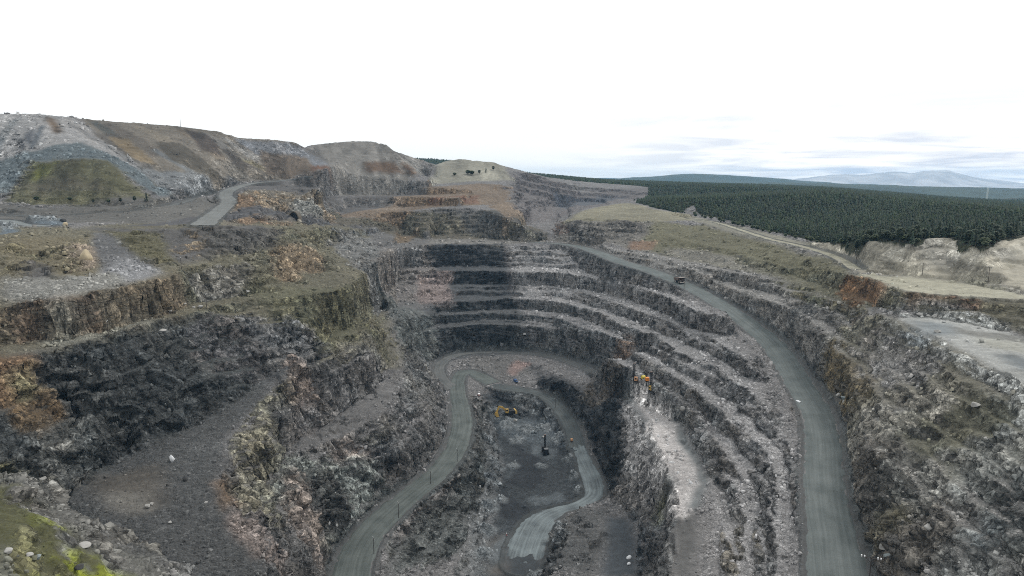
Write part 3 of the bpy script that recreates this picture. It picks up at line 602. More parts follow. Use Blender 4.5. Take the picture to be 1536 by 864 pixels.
    zone([(1352,438),(1400,442),(1536,452),(1690,480),(1690,540),(1490,492),(1377,472),(1320,462)], (.085,.078,.05), (.10,.092,.065), .6, soft=2, wob=8)
    zone([(1375,443),(1402,444),(1402,470),(1385,470)], (.20,.135,.085), None, .8, soft=2, wob=6, k=.9)
    zone([(1440,447),(1455,448),(1450,478),(1440,480)], (.12,.07,.045), None, .8, soft=2, wob=6, k=.8)
    zone([(1343,478),(1377,474),(1465,488),(1536,506),(1690,540),(1690,670),(1536,578),(1400,507)], (.30,.305,.29), (.335,.337,.32), .3, soft=2, wob=5)
    zone([(1350,480),(1420,486),(1440,500),(1410,506),(1380,495)], (.17,.19,.20), (.17,.19,.20), .12, soft=4, k=.8)
    zone([(1480,532),(1536,535),(1600,560),(1536,556)], (.15,.165,.17), (.15,.165,.17), .12, soft=3, k=.9)
    zone([(1425,490),(1536,505),(1600,520),(1536,516),(1440,500)], (.15,.145,.13), (.15,.145,.13), .3, soft=1, wob=6, k=.7)
    zone([(1455,503),(1536,516),(1560,535),(1480,522)], (.33,.325,.28), (.33,.325,.28), .12, soft=3, k=.8)
    # --- ridge and pit
    zone([(932,578),(990,590),(1020,640),(1060,722),(1045,760),(1010,770),(985,680),(960,600)], (.155,.165,.165), (.155,.165,.165), .15, soft=2, wob=4)
    zone([(950,590),(984,591),(1003,625),(1026,662),(1048,705),(1050,730),(1035,745),(1015,735),(1003,700),(985,668),(975,636),(960,605)], (.50,.48,.475), (.50,.48,.475), .12, soft=0, wob=4, k=.95, grow=0)
    zone([(935,612),(960,600),(1010,740),(960,760),(920,745),(950,700)], (.17,.16,.152), (.20,.19,.182), .9, soft=4, k=.9)
    zone([(925,612),(945,605),(970,650),(960,690),(945,670)], (.30,.30,.30), (.30,.30,.30), .4, soft=2, wob=8, k=.8)
    zone([(1000,722),(1022,725),(1018,752),(998,765)], (.12,.115,.065), (.12,.115,.065), .5, soft=1, wob=5)
    zone([(1010,765),(1046,765),(1042,870),(1004,870)], (.10,.10,.098), (.105,.102,.098), .2, soft=3, wob=6)
    zone([(775,538),(880,585),(925,590),(925,640),(935,700),(912,745),(885,650),(830,590)], (.030,.033,.035), (.050,.052,.054), .9, soft=4)
    zone([(870,570),(940,575),(915,600),(880,600)], (.11,.095,.078), (.12,.105,.09), .7, soft=4, k=.8)
    zone([(905,775),(948,780),(960,870),(905,870)], (.070,.078,.085), (.070,.078,.085), .12, soft=3, wob=6)
    zone([(835,778),(905,762),(905,775),(900,870),(805,870)], (.085,.083,.078), (.11,.11,.108), .8, soft=3)
    zone([(725,590),(800,585),(850,620),(900,740),(830,780),(800,870),(720,870),(745,740),(752,700)], (.036,.040,.044), (.050,.056,.060), .9, soft=3)
    zone([(745,610),(830,620),(850,660),(770,660),(740,640)], (.06,.07,.078), (.10,.115,.125), .9, soft=3, k=.8)
    zone([(727,600),(752,700),(730,790),(745,860),(700,860),(705,760),(722,680)], (.10,.105,.105), (.17,.178,.178), .9, soft=3, k=.8)
    zone([(730,815),(765,800),(760,860),(735,864)], (.115,.105,.095), (.115,.105,.095), .12, soft=3, wob=6)
    zone([(700,590),(720,610),(720,700),(690,830),(575,870),(600,790),(690,690)], (.066,.070,.066), (.115,.12,.115), 1, soft=3)
    zone([(690,580),(706,590),(704,660),(660,735),(580,800),(600,790),(696,660)], (.17,.15,.14), (.21,.19,.18), .7, soft=1, wob=8, k=.6)
    zone([(700,532),(770,535),(800,560),(740,568),(700,550)], (.06,.065,.067), (.14,.135,.13), .9, soft=3)
    zone([(770,540),(795,545),(770,565),(760,560)], (.26,.185,.165), (.26,.185,.165), .5, soft=2, wob=6, k=.8)
    # moss hill
    zone([(-150,735),(0,715),(60,728),(130,790),(200,840),(262,900),(150,960),(-150,960)], (.125,.12,.055), (.080,.080,.038), .45, soft=3, wob=8)
    zone([(-20,712),(60,722),(150,795),(262,872),(190,880),(120,825),(70,765),(0,722)], (.13,.128,.118), (.135,.132,.122), .8, soft=2, wob=8)
    zone([(60,830),(130,825),(200,880),(60,890)], None, (.10,.10,.035), .3, moss=1, soft=2, wob=12, k=1)
    zone([(50,775),(80,770),(78,790),(55,790)], None, None, .3, moss=1, soft=2, wob=8, k=1)
    zone([(-20,835),(45,840),(60,880),(-20,880)], None, (.17,.17,.15), .4, soft=2, wob=10, k=.8)
zones()
for pl in ([(-100,560),(75,530),(225,490),(330,470),(400,500),(440,540),(385,580),(290,640),(215,672),(140,705),(60,770),(-100,760)],
           [(384,470),(470,500),(560,500),(600,560),(560,620),(440,680),(390,700),(350,650),(400,600),(430,560)],
           [(420,690),(560,690),(600,700),(520,800),(500,864),(430,864),(400,760)],
           [(345,650),(400,640),(400,760),(420,864),(395,840),(345,770),(330,725)],
           [(600,480),(660,560),(650,640),(600,700),(540,720),(600,620),(610,560),(590,480)],
           [(350,300),(480,285),(500,335),(340,335)],[(780,545),(880,590),(925,585),(960,650),(960,750),(915,740),(890,650),(840,600)],
           [(700,640),(720,720),(690,830),(600,864),(590,810),(680,700)],[(970,540),(1040,590),(1100,700),(1130,864),(1085,864),(1065,690),(1000,600)],
           [(830,340),(960,336),(950,362),(860,365)],[(1300,700),(1390,730),(1440,800),(1420,850),(1330,840)],
           [(620,575),(690,840),(640,840)],[(0,370),(140,370),(140,420),(0,420)],[(830,800),(900,770),(905,864),(820,864)],
           [(160,346),(300,346),(430,350),(520,352),(480,372),(384,392),(260,408),(215,395)],[(480,340),(600,360),(560,440),(610,480),(560,470),(520,400)],[(400,385),(500,375),(510,425),(400,430)],[(700,530),(800,545),(770,565)]):
    zone(pl, rock=1.0, soft=5, wob=16)
zone([(932,575),(988,586),(1010,622),(1034,660),(1062,722),(1048,762),(1010,772),(1000,735),(975,676),(950,620)], (.155,.165,.165), (.155,.165,.165), .15, rock=0, soft=1, wob=3, grow=0)
zone([(944,588),(984,589),(1002,622),(1022,660),(1046,705),(1050,730),(1036,765),(1015,785),(1010,738),(998,700),(982,668),(968,634)], (.46,.435,.42), (.46,.435,.42), .6, rock=0, soft=1, wob=9, grow=0)
zone([(928,612),(946,604),(985,680),(1004,735),(992,758),(960,720),(940,665)], (.26,.25,.245), (.33,.32,.315), .7, rock=.2, soft=2, wob=10, grow=0)
for pl in ([(745,640),(790,632),(800,645),(760,652)],[(800,668),(835,672),(830,690),(795,684)],[(765,700),(800,712),(790,724),(760,718)],[(790,745),(840,738),(850,752),(800,760)],[(762,590),(792,596),(790,604),(760,600)],[(735,820),(765,800),(762,845),(738,850)]):
    zone(pl, None, (.115,.130,.138), .5, soft=1, wob=9, grow=0, k=.8)
for pl in ([(770,668),(815,690),(805,735),(765,725)],[(830,620),(852,640),(845,655),(825,640)],[(755,735),(800,765),(770,790),(745,770)]):
    zone(pl, None, (.026,.029,.033), .5, soft=2, wob=10, grow=0, k=.9)
zone([(100,745),(215,690),(330,650),(350,600),(385,590),(340,640),(320,728),(395,835),(400,880),(250,880)], rock=0, soft=3, wob=6)
print('zones', time.time()-T0)
pm = ss(.2, .5, PM)[..., None]
FLAT = FLAT*(1-pm) + pm*np.array((.20,.215,.22), np.float32); FACE = FACE*(1-pm) + pm*np.array((.12,.13,.135), np.float32); BLOCK = np.maximum(BLOCK, pm[..., 0])
lum_ = FACE.mean(-1, keepdims=True); FACE = FACE*.84 + lum_*.16*np.array((1.02, 1.0, .96), np.float32)
FACE = boxblur(FACE, 1); FLAT = boxblur(FLAT, 1)

# ------------------------------------------------------------------ helpers for objects
def tag(o, label=None, cat=None, group=None, kind=None):
    if label: o['label'] = label
    if cat: o['category'] = cat
    if group: o['group'] = group
    if kind: o['kind'] = kind
    return o
def link(name, me, mat=None, parent=None):
    if mat and not me.materials: me.materials.append(mat)
    o = bpy.data.objects.new(name, me); COL.objects.link(o)
    if parent: o.parent = parent
    return o
def np_mesh(name, V, F, smooth=True, col=None):
    me = bpy.data.meshes.new(name); V = np.ascontiguousarray(V, np.float32); F = np.ascontiguousarray(F, np.int32)
    n = F.shape[1]
    me.vertices.add(len(V)); me.vertices.foreach_set('co', V.ravel())
    me.loops.add(F.size); me.loops.foreach_set('vertex_index', F.ravel())
    me.polygons.add(len(F)); me.polygons.foreach_set('loop_start', np.arange(0, F.size, n, dtype=np.int32))
    if smooth: me.polygons.foreach_set('use_smooth', np.ones(len(F), bool))
    if col is not None:
        a = me.color_attributes.new('Col', 'FLOAT_COLOR', 'POINT')
        c = np.ones((len(V), 4), np.float32); c[:, :3] = col; a.data.foreach_set('color', c.ravel())
    me.update(calc_edges=True)
    return me
def mat_nodes(name):
    m = bpy.data.materials.new(name); m.use_nodes = True; nt = m.node_tree; nt.nodes.clear()
    out = nt.nodes.new('ShaderNodeOutputMaterial'); b = nt.nodes.new('ShaderNodeBsdfPrincipled')
    nt.links.new(b.outputs[0], out.inputs[0]); return m, nt, b
def mat_simple(name, col, rough=0.6, metal=0.0, noise=0.15, scale=3.0):
    m, nt, b = mat_nodes(name); N = nt.nodes.new; L = nt.links.new
    n = N('ShaderNodeTexNoise'); n.inputs['Scale'].default_value = scale; n.inputs['Detail'].default_value = 4
    tc = N('ShaderNodeTexCoord'); L(tc.outputs['Object'], n.inputs['Vector'])
    mr = N('ShaderNodeMapRange'); mr.inputs['To Min'].default_value = 1-noise*2; mr.inputs['To Max'].default_value = 1+noise*2
    L(n.outputs[0], mr.inputs[0])
    mx = N('ShaderNodeVectorMath'); mx.operation = 'SCALE'; mx.inputs[0].default_value = col; L(mr.outputs[0], mx.inputs['Scale'])
    L(mx.outputs[0], b.inputs['Base Color'])
    b.inputs['Roughness'].default_value = rough; b.inputs['Metallic'].default_value = metal
    return m
def mat_ground():
    m, nt, b = mat_nodes('rock_and_rubble'); N = nt.nodes.new; L = nt.links.new
    def math_(op, a, b_=None, c=None):
        n = N('ShaderNodeMath'); n.operation = op
        for i, q in enumerate((a, b_, c)):
            if q is None: continue
            if isinstance(q, (int, float)): n.inputs[i].default_value = q
            else: L(q, n.inputs[i])
        return n.outputs[0]
    at = N('ShaderNodeAttribute'); at.attribute_name = 'Col'
    al = N('ShaderNodeAttribute'); al.attribute_name = 'Flat'
    af = N('ShaderNodeAttribute'); af.attribute_name = 'face'
    geo = N('ShaderNodeNewGeometry')
    wn = N('ShaderNodeTexNoise'); wn.inputs['Scale'].default_value = 0.16; wn.inputs['Detail'].default_value = 4; L(geo.outputs['Position'], wn.inputs['Vector'])
    wv = N('ShaderNodeVectorMath'); wv.operation = 'SCALE'; L(wn.outputs['Color'], wv.inputs[0]); wv.inputs['Scale'].default_value = 4.0
    pw = N('ShaderNodeVectorMath'); pw.operation = 'ADD'; L(geo.outputs['Position'], pw.inputs[0]); L(wv.outputs[0], pw.inputs[1])
    def mapped(sx, sy, sz, rot=0.0):
        mp = N('ShaderNodeMapping'); mp.inputs['Scale'].default_value = (sx, sy, sz); mp.inputs['Rotation'].default_value = (0, rot, 0); L(pw.outputs[0], mp.inputs[0]); return mp.outputs[0]
    def voro(vec, feat='F1'):
        v = N('ShaderNodeTexVoronoi'); v.feature = feat; v.inputs['Scale'].default_value = 1.0; L(vec, v.inputs['Vector']); return v
    def chan(v):
        s_ = N('ShaderNodeSeparateColor'); L(v.outputs['Color'], s_.inputs[0]); return s_.outputs[0]
    # broken face: joint blocks at three sizes, leaning joints, and debris caught on small ledges
    va = voro(mapped(.16, .16, .10, .5)); vb = voro(mapped(.42, .42, .24, .45)); vc = voro(mapped(1.1, 1.1, .75, .4)); ve = voro(mapped(.30, .30, .16, .5), 'DISTANCE_TO_EDGE')
    tf = math_('ADD', math_('MULTIPLY', chan(va), .55), math_('ADD', math_('MULTIPLY', chan(vb), .62), math_('MULTIPLY', chan(vc), .62)))
    tf = math_('ADD', math_('MULTIPLY', math_('POWER', math_('MULTIPLY', tf, 1.05), 1.9), 1.25), .12)
    # flat ground: gravel with stones
    vg = voro(mapped(1.15, 1.15, 1.15)); vh = voro(mapped(3.0, 3.0, 3.0))
    ng = N('ShaderNodeTexNoise'); ng.inputs['Scale'].default_value = 0.22; ng.inputs['Detail'].default_value = 7; ng.inputs['Roughness'].default_value = .65; L(geo.outputs['Position'], ng.inputs['Vector'])
    cl = N('ShaderNodeMapRange'); cl.inputs['From Min'].default_value = .42; cl.inputs['From Max'].default_value = .60; L(ng.outputs[0], cl.inputs[0])
    blk = N('ShaderNodeAttribute'); blk.attribute_name = 'blocky'
    st = math_('MULTIPLY', math_('POWER', chan(vg), 3.0), 1.5); st = math_('ADD', st, math_('MULTIPLY', math_('POWER', chan(vh), 2.5), .8))
    tg0 = math_('ADD', math_('MULTIPLY', ng.outputs[0], .9), .42)
    amt = math_('MULTIPLY', math_('ADD', math_('MULTIPLY', cl.outputs[0], .65), .35), blk.outputs['Fac'])
    tg = math_('ADD', math_('MULTIPLY', tg0, math_('SUBTRACT', 1.0, math_('MULTIPLY', amt, .45))), math_('MULTIPLY', amt, math_('MULTIPLY', st, .75)))
    led = N('ShaderNodeTexNoise'); led.inputs['Scale'].default_value = 1; led.inputs['Detail'].default_value = 5; led.inputs['Roughness'].default_value = .6; L(mapped(.07, .07, .42, 0), led.inputs['Vector'])
    lm = N('ShaderNodeMapRange'); lm.inputs['From Min'].default_value = .49; lm.inputs['From Max'].default_value = .60; L(led.outputs[0], lm.inputs[0])
    fa = math_('MULTIPLY', math_('MULTIPLY', af.outputs['Fac'], math_('MINIMUM', math_('MULTIPLY_ADD', blk.outputs['Fac'], 1.5, .25), 1.0)), math_('SUBTRACT', 1.0, math_('MULTIPLY', lm.outputs[0], .75)))
    c1 = N('ShaderNodeVectorMath'); c1.operation = 'SCALE'; L(at.outputs['Color'], c1.inputs[0]); L(tf, c1.inputs['Scale'])
    c2 = N('ShaderNodeVectorMath'); c2.operation = 'SCALE'; L(al.outputs['Color'], c2.inputs[0]); L(tg, c2.inputs['Scale'])
    mx = N('ShaderNodeMix'); mx.data_type = 'VECTOR'; L(fa, mx.inputs[0]); L(c2.outputs[0], mx.inputs[4]); L(c1.outputs[0], mx.inputs[5])
    L(mx.outputs[1], b.inputs['Base Color']); b.inputs['Roughness'].default_value = 0.9; b.inputs['Specular IOR Level'].default_value = .3
    # relief too small to model
    crack = math_('MULTIPLY', math_('MINIMUM', ve.outputs[0], .16), 6.0)
    hf = math_('ADD', math_('ADD', math_('MULTIPLY', chan(vb), 1.1), math_('MULTIPLY', chan(vc), .6)), crack)
    hg = math_('SUBTRACT', math_('MULTIPLY', ng.outputs[0], 1.2), math_('MULTIPLY', vg.outputs['Distance'], math_('MULTIPLY', blk.outputs['Fac'], .9)))
    hm = N('ShaderNodeMix'); hm.data_type = 'FLOAT'; L(fa, hm.inputs[0]); L(hg, hm.inputs[2]); L(hf, hm.inputs[3])
    bp = N('ShaderNodeBump'); bp.inputs['Strength'].default_value = 0.9; bp.inputs['Distance'].default_value = 0.8; L(hm.outputs[0], bp.inputs['Height'])
    L(bp.outputs[0], b.inputs['Normal'])
    return m
M_GROUND = mat_ground()

# ------------------------------------------------------------------ the pit and its surroundings: one sheet
def rows_y():
    y = 45.0; o = []
    while y < 3300:
        o.append(y); y += max(0.4, 0.0017*y) if y < 950 else (0.0032*y if y < 1750 else 0.012*y)
    return np.array(o)
ys = rows_y(); NC = 1350
aa = np.linspace(-1, 1, NC)
GX = (aa[None, :]*(ys[:, None]*0.93 + 85)).astype(np.float64); GY = np.repeat(ys[:, None], NC, 1)
GZ = ground(GX, GY)
P = np.stack([GX, GY, GZ], -1)
du = np.gradient(P, axis=1); dv = np.gradient(P, axis=0)
n = np.cross(du, dv); n /= np.linalg.norm(n, axis=-1, keepdims=True); n[n[..., 2] < 0] *= -1
sl = FR.samp(SL, GX, GY).astype(np.float32)
inF = ss(0, 30, np.minimum(np.minimum(GX-FR.x0, 760-GX), 1800-GY))
blk = FR.samp(BLOCK, GX, GY)*inF
rdv = FR.samp(np.minimum(rd, 50), GX, GY); rk = ss(0.3, 5, rdv)
rock_ = FR.samp(ROCK, GX, GY)*inF*ss(0.38, 0.60, fbm2(GX/24, GY/24, 4, 211)+0.12)
steep = np.maximum(ss(0.45, 1.05, sl), rock_*0.9*ss(0.12, 0.4, sl))
print('grid', P.shape, time.time()-T0)
x, y, z = P[..., 0], P[..., 1], P[..., 2]
w1 = vnoise(x/9, y/9, z/9, 1)-0.5; w2 = vnoise(x/9, y/9, z/9, 2)-0.5; w3 = vnoise(x/9, y/9, z/9, 3)-0.5
def blocks(s, sz, k, dip=0.0):
    bx_ = (x + z*dip)/s + w1*1.6; by_ = y/s + w2*1.6; bz_ = z/sz + w3*1.6
    i = np.floor(bx_).astype(np.int64); j = np.floor(by_).astype(np.int64); q = np.floor(bz_).astype(np.int64)
    r0 = hsh(i, j, q, k); r1 = hsh(i, j, q, k+1)-0.5; r2 = hsh(i, j, q, k+2)-0.5
    return (r0-0.5) + r1*(bx_-i-0.5)*0.9 + r2*(by_-j-0.5)*0.9, r0
B1, c1 = blocks(9.0, 14.0, 101, 0.5); B2, c2 = blocks(4.0, 6.5, 111, 0.45); B3, c3_ = blocks(1.9, 2.6, 121, 0.4)
rib = 1-np.abs(2*vnoise((x+z*.55)/11, y/11, z/26, 5)-1); rib2 = 1-np.abs(2*vnoise((x+z*.45)/4.5, (y+z*.3)/4.5, z/9, 6)-1)
fine = vnoise(x/1.6, y/1.6, z/1.6, 7)-0.5; med = vnoise(x/5, y/5, z/5, 8)-0.5
rocky = steep*blk
B0, c0 = blocks(19.0, 30.0, 131, 0.6)
disp = rock_*B0*5.0 + rocky*(B1*2.6*(1+rock_*1.2) + B2*2.2 + B3*1.3 + (rib-0.6)*2.2 + (rib2-0.5)*1.6) \
     + (1-rocky)*(med*(0.9+1.0*blk) + fine*(0.5+0.7*blk)) + rocky*fine*0.7 + B3*0.5*blk*(1-rocky)
# flutes running down loose slopes
ang = np.arctan2(n[..., 0], n[..., 1]); 
flute = (1-blk)*ss(0.25, 0.6, sl)*((vnoise((x+z*.5)/7, y/14, z/70, 9)-0.5)*2.6 + (vnoise((x+z*.5)/19, y/30, z/90, 10)-0.5)*9.0)
disp = (disp+flute)*rk*(0.35+0.65*inF)
far_amp = ss(1900, 1500, GY)*0.6+0.4
dn = n.copy(); dn[..., 2] *= 0.75
P2 = P + dn*(disp*far_amp)[..., None]
# colour
F3 = FR.samp(FACE, GX, GY); L3 = FR.samp(FLAT, GX, GY)
# real slope after displacement decides what is bare face and what carries debris
du = np.gradient(P2, axis=1); dv = np.gradient(P2, axis=0)
n2 = np.cross(du, dv); n2 /= np.linalg.norm(n2, axis=-1, keepdims=True); n2[n2[..., 2] < 0] *= -1
lo = fbm2(x/15, y/15, 3, 71)
f_face = ss(0.52, 0.78, 0.85*sl + 0.30*(1-n2[..., 2]) + (lo-0.5)*0.30 + (fbm2(x/5, y/5, 3, 221)-0.5)*0.55 + rock_*0.30)
tone = 0.80 + 0.40*(c1-.5) + 0.2*(c2-.5)*2
hue = (vnoise(x/13, y/13, z/13, 12)-0.5); hk = ss(.25, .12, F3.mean(-1))
F3v = F3*(1.1*tone)[..., None]*(1+np.stack([hue*0.14*hk, hue*0.02*hk, -hue*0.10*hk], -1))
streak = fbm2(x/10, y/3.5, 3, 81)
L3v = L3*(0.78+0.24*lo+0.30*(streak-.3))[..., None]
soft_ = ss(.55, .2, blk)*ss(.2, .45, sl)*inF
strk = (vnoise((x+z*.6)/8, y/30, z/60, 231)-.5)*.8 + (vnoise((x+z*.5)/22, y/50, z/80, 232)-.5)*.9 + (vnoise(x/70, y/70, z/1.1, 233)-.5)*.45*ss(.2, .3, F3.mean(-1))
big = (0.72+0.56*fbm2(x/45, y/45, 4, 91))*(1+strk*soft_)
F3v = F3v*big[..., None]; L3v = L3v*big[..., None]
# moss patches
ms = FR.samp(MOSS, GX, GY)*ss(0.42, 0.58, fbm2(x/5, y/5, 4, 131))
ms = (FR.samp(MOSS, GX, GY)*ss(.40, .56, fbm2(x/4, y/4, 5, 241)))[..., None]
L3v = L3v*(1-ms) + ms*np.array([.18, .20, .022]); F3v = F3v*(1-ms) + ms*np.array([.16, .18, .022])
side = ((rdv > -0.5) & (rdv < 3.2)) & (GX > -700)
SC = np.array([.060, .064, .063])
F3v = np.where(side[..., None], SC, F3v); L3v = np.where(side[..., None], L3v*.3+SC*.7, L3v)
fo_ = np.array([.030, .034, .018]); inner = ss(0, 1, inF)[..., None]
F3v = F3v*inner+fo_*(1-inner); L3v = L3v*inner+fo_*(1-inner)

# ------------------------------------------------------------------ where the forest stands (plan outline)
fe = [PH(1900,338,36), PH(1690,345,38), PH(1536,353,40), PH(1500,362,42), PH(1475,374,45), PH(1455,367,43.5), PH(1420,356,42), PH(1390,358,42.5), PH(1370,368,46), PH(1320,362,46.5), PH(1290,361,48), PH(1260,362,54), PH(1225,362,58), PH(1200,359,60), PH(1152,349,58.5), PH(1110,337,56.5), PH(1060,326,54), PH(1040,321,53), PD(1010,316,1000), PD(985,310,1020), PD(955,304,1130), PD(968,291,1400), PD(975,282,1700), PD(930,277,1730), PD(870,272,1650), PD(830,267,1510), PD(790,260,1370), PD(755,252,1350), PD(700,250,1420), PD(640,252,1420), PD(400,252,1500)]
FE = np.array([(p[0], p[1]) for p in fe] + [(-700, 3290), (3200, 3290), (3200, 300)])
def inpoly(x, y, P):
    ins = np.zeros(np.shape(x), bool); n = len(P)
    for a in range(n):
        x1, y1 = P[a]; x2, y2 = P[(a+1) % n]
        if y1 == y2: continue
        ins ^= ((y1 > y) != (y2 > y)) & (x < (x2-x1)*(y-y1)/(y2-y1)+x1)
    return ins
ff = inpoly(GX + (lo-0.5)*8, GY + (fbm2(x/15, y/15, 3, 77)-0.5)*8, FE)
turf = np.array([.030, .034, .018])*(0.7+0.6*fbm2(x/6, y/6, 3, 78))[..., None]
F3v = np.where(ff[..., None], turf, F3v); L3v = np.where(ff[..., None], turf, L3v)
hole = (ff & True)
P2 = np.where(ff[..., None], P + np.array([0, 0, 1.0])*((med+fine*0.4)*0.9)[..., None], P2)
NR = len(ys)
idx = np.arange(NR*NC, dtype=np.int32).reshape(NR, NC)
q = np.stack([idx[:-1, :-1], idx[:-1, 1:], idx[1:, 1:], idx[1:, :-1]], -1).reshape(-1, 4)
fq = ff[:-1, :-1].ravel()
Vf = P2.reshape(-1, 3); AF, AL, AM, AB = np.clip(F3v, .008, .65).reshape(-1, 3), np.clip(L3v, .01, .65).reshape(-1, 3), np.clip(f_face, 0, 1).reshape(-1), (blk*rk).reshape(-1)
def sheet(name, Q, smooth):
    u, inv = np.unique(Q, return_inverse=True)
    me = np_mesh(name, Vf[u], inv.reshape(Q.shape), smooth, AF[u])
    a = me.color_attributes.new('Flat', 'FLOAT_COLOR', 'POINT'); c = np.ones((len(u), 4), np.float32); c[:, :3] = AL[u]; a.data.foreach_set('color', c.ravel())
    for nm, A_ in (('face', AM), ('blocky', AB)):
        a = me.attributes.new(nm, 'FLOAT', 'POINT'); a.data.foreach_set('value', A_[u].astype(np.float32))
    tag(link(name, me, M_GROUND), kind='structure')
sheet('pit_terrain', q[~fq], False); sheet('forest_ground', q[fq], True)
print('terrain mesh', time.time()-T0)

# ------------------------------------------------------------------ roads
def mat_road(name, c1, c2, streak=1.0, wet=0.0):
    m, nt, b = mat_nodes(name); N = nt.nodes.new; L = nt.links.new
    uv = N('ShaderNodeUVMap'); uv.uv_map = 'UVMap'
    mp = N('ShaderNodeMapping'); mp.inputs['Scale'].default_value = (0.7, 0.02, 1); L(uv.outputs[0], mp.inputs[0])
    n1 = N('ShaderNodeTexNoise'); n1.inputs['Scale'].default_value = 1.0; n1.inputs['Detail'].default_value = 7; n1.inputs['Roughness'].default_value = 0.62; n1.inputs['Distortion'].default_value = 0.3
    L(mp.outputs[0], n1.inputs['Vector'])
    geo = N('ShaderNodeNewGeometry')
    n2 = N('ShaderNodeTexNoise'); n2.inputs['Scale'].default_value = 0.09; n2.inputs['Detail'].default_value = 6; L(geo.outputs['Position'], n2.inputs['Vector'])
    n3 = N('ShaderNodeTexNoise'); n3.inputs['Scale'].default_value = 1.3; n3.inputs['Detail'].default_value = 3; L(geo.outputs['Position'], n3.inputs['Vector'])
    a = N('ShaderNodeMath'); a.operation = 'MULTIPLY_ADD'; a.inputs[1].default_value = streak; L(n1.outputs[0], a.inputs[0]); L(n2.outputs[0], a.inputs[2])
    a2 = N('ShaderNodeMath'); a2.operation = 'MULTIPLY_ADD'; a2.inputs[1].default_value = 0.35; L(n3.outputs[0], a2.inputs[0]); L(a.outputs[0], a2.inputs[2])
    mr = N('ShaderNodeMapRange'); mid = (streak+1+0.35)*0.5; mr.inputs['From Min'].default_value = mid-0.27; mr.inputs['From Max'].default_value = mid+0.27
    L(a2.outputs[0], mr.inputs[0])
    mx = N('ShaderNodeMix'); mx.data_type = 'RGBA'; mx.inputs[6].default_value = (*c1, 1); mx.inputs[7].default_value = (*c2, 1)
    L(mr.outputs[0], mx.inputs[0]); L(mx.outputs[2], b.inputs['Base Color'])
    b.inputs['Roughness'].default_value = 0.85-wet*0.35; b.inputs['Specular IOR Level'].default_value = 0.3+wet*0.3
    bp = N('ShaderNodeBump'); bp.inputs['Strength'].default_value = 0.35; bp.inputs['Distance'].default_value = 0.4; L(a2.outputs[0], bp.inputs['Height']); L(bp.outputs[0], b.inputs['Normal'])
    return m
RM = {
 'haul_road': mat_road('haul_road', (.074,.086,.083), (.138,.153,.148), 1.0),
 'pit_road': mat_road('pit_road', (.080,.085,.083), (.145,.145,.14), 0.7),
 'ramp_road': mat_road('ramp_road', (.062,.072,.067), (.125,.138,.129), 1.2),
 'pit_floor_road': mat_road('pit_floor_road', (.045,.052,.053), (.090,.099,.097), 1.2),
 'muddy_track': mat_road('muddy_track', (.050,.060,.064), (.175,.205,.21), 1.1, 0.5),
 'heap_road': mat_road('heap_road', (.115,.12,.115), (.17,.175,.168), 0.8),
 'terrace_road': mat_road('terrace_road', (.075,.08,.078), (.12,.125,.12), 0.8),
 'yard_road': mat_road('yard_road', (.15,.16,.155), (.22,.23,.22), 0.8),
 'gravel_road': mat_road('gravel_road', (.12,.135,.135), (.19,.205,.20), 0.8),
 'rim_road': mat_road('rim_road', (.19,.18,.135), (.33,.315,.24), 0.9),
}
def ribbon(name):
    c = RC[name]; n = len(c); K = 18
    t = np.gradient(c[:, :2], axis=0); t /= np.linalg.norm(t, axis=1, keepdims=True); nn = np.stack([t[:, 1], -t[:, 0]], 1)
    s = np.concatenate([[0], np.cumsum(np.linalg.norm(np.diff(c[:, :2], axis=0), axis=1))])
    V = []; UV = []
    k = np.arange(K+1)/K*2-1
    for i in range(n):
        jig = 0.5*(vnoise2(np.array([s[i]/5.0]), np.array([3.0]), 151)[0]-0.5)
        jig2 = 0.5*(vnoise2(np.array([s[i]/5.0]), np.array([9.0]), 152)[0]-0.5)
        half = c[i, 3]/2 + 0.9
        off = k*half + np.where(k < 0, jig, jig2)*np.abs(k)*2.4
        px_, py_ = c[i, 0]+nn[i, 0]*off, c[i, 1]+nn[i, 1]*off
        rag = fbm2(px_/3.5, py_/3.5, 3, 161)-.5; endd = min(s[i], s[-1]-s[i])
        sink = ss(.80, 1.04, np.abs(k)+rag*.42) + (ss(9, 3, endd+rag*16) if name == 'muddy_track' else 0)
        zz = c[i, 2] + 0.12*(1-k*k) - 0.75*np.minimum(sink, 1) + 0.10*np.cos(k*9)
        V.append(np.stack([c[i, 0]+nn[i, 0]*off, c[i, 1]+nn[i, 1]*off, zz], 1)); UV.append(np.stack([off, np.full(K+1, s[i])], 1))
    V = np.concatenate(V); UV = np.concatenate(UV)
    ix = np.arange(n*(K+1), dtype=np.int32).reshape(n, K+1)
    Q = np.stack([ix[:-1, :-1], ix[:-1, 1:], ix[1:, 1:], ix[1:, :-1]], -1).reshape(-1, 4)
    me = np_mesh(name, V, Q, True)
    ul = me.uv_layers.new(name='UVMap'); ul.data.foreach_set('uv', UV[Q.ravel()].astype(np.float32).ravel())
    return tag(link(name, me, RM[name]), kind='structure')
for nme in ROADS: ribbon(nme)

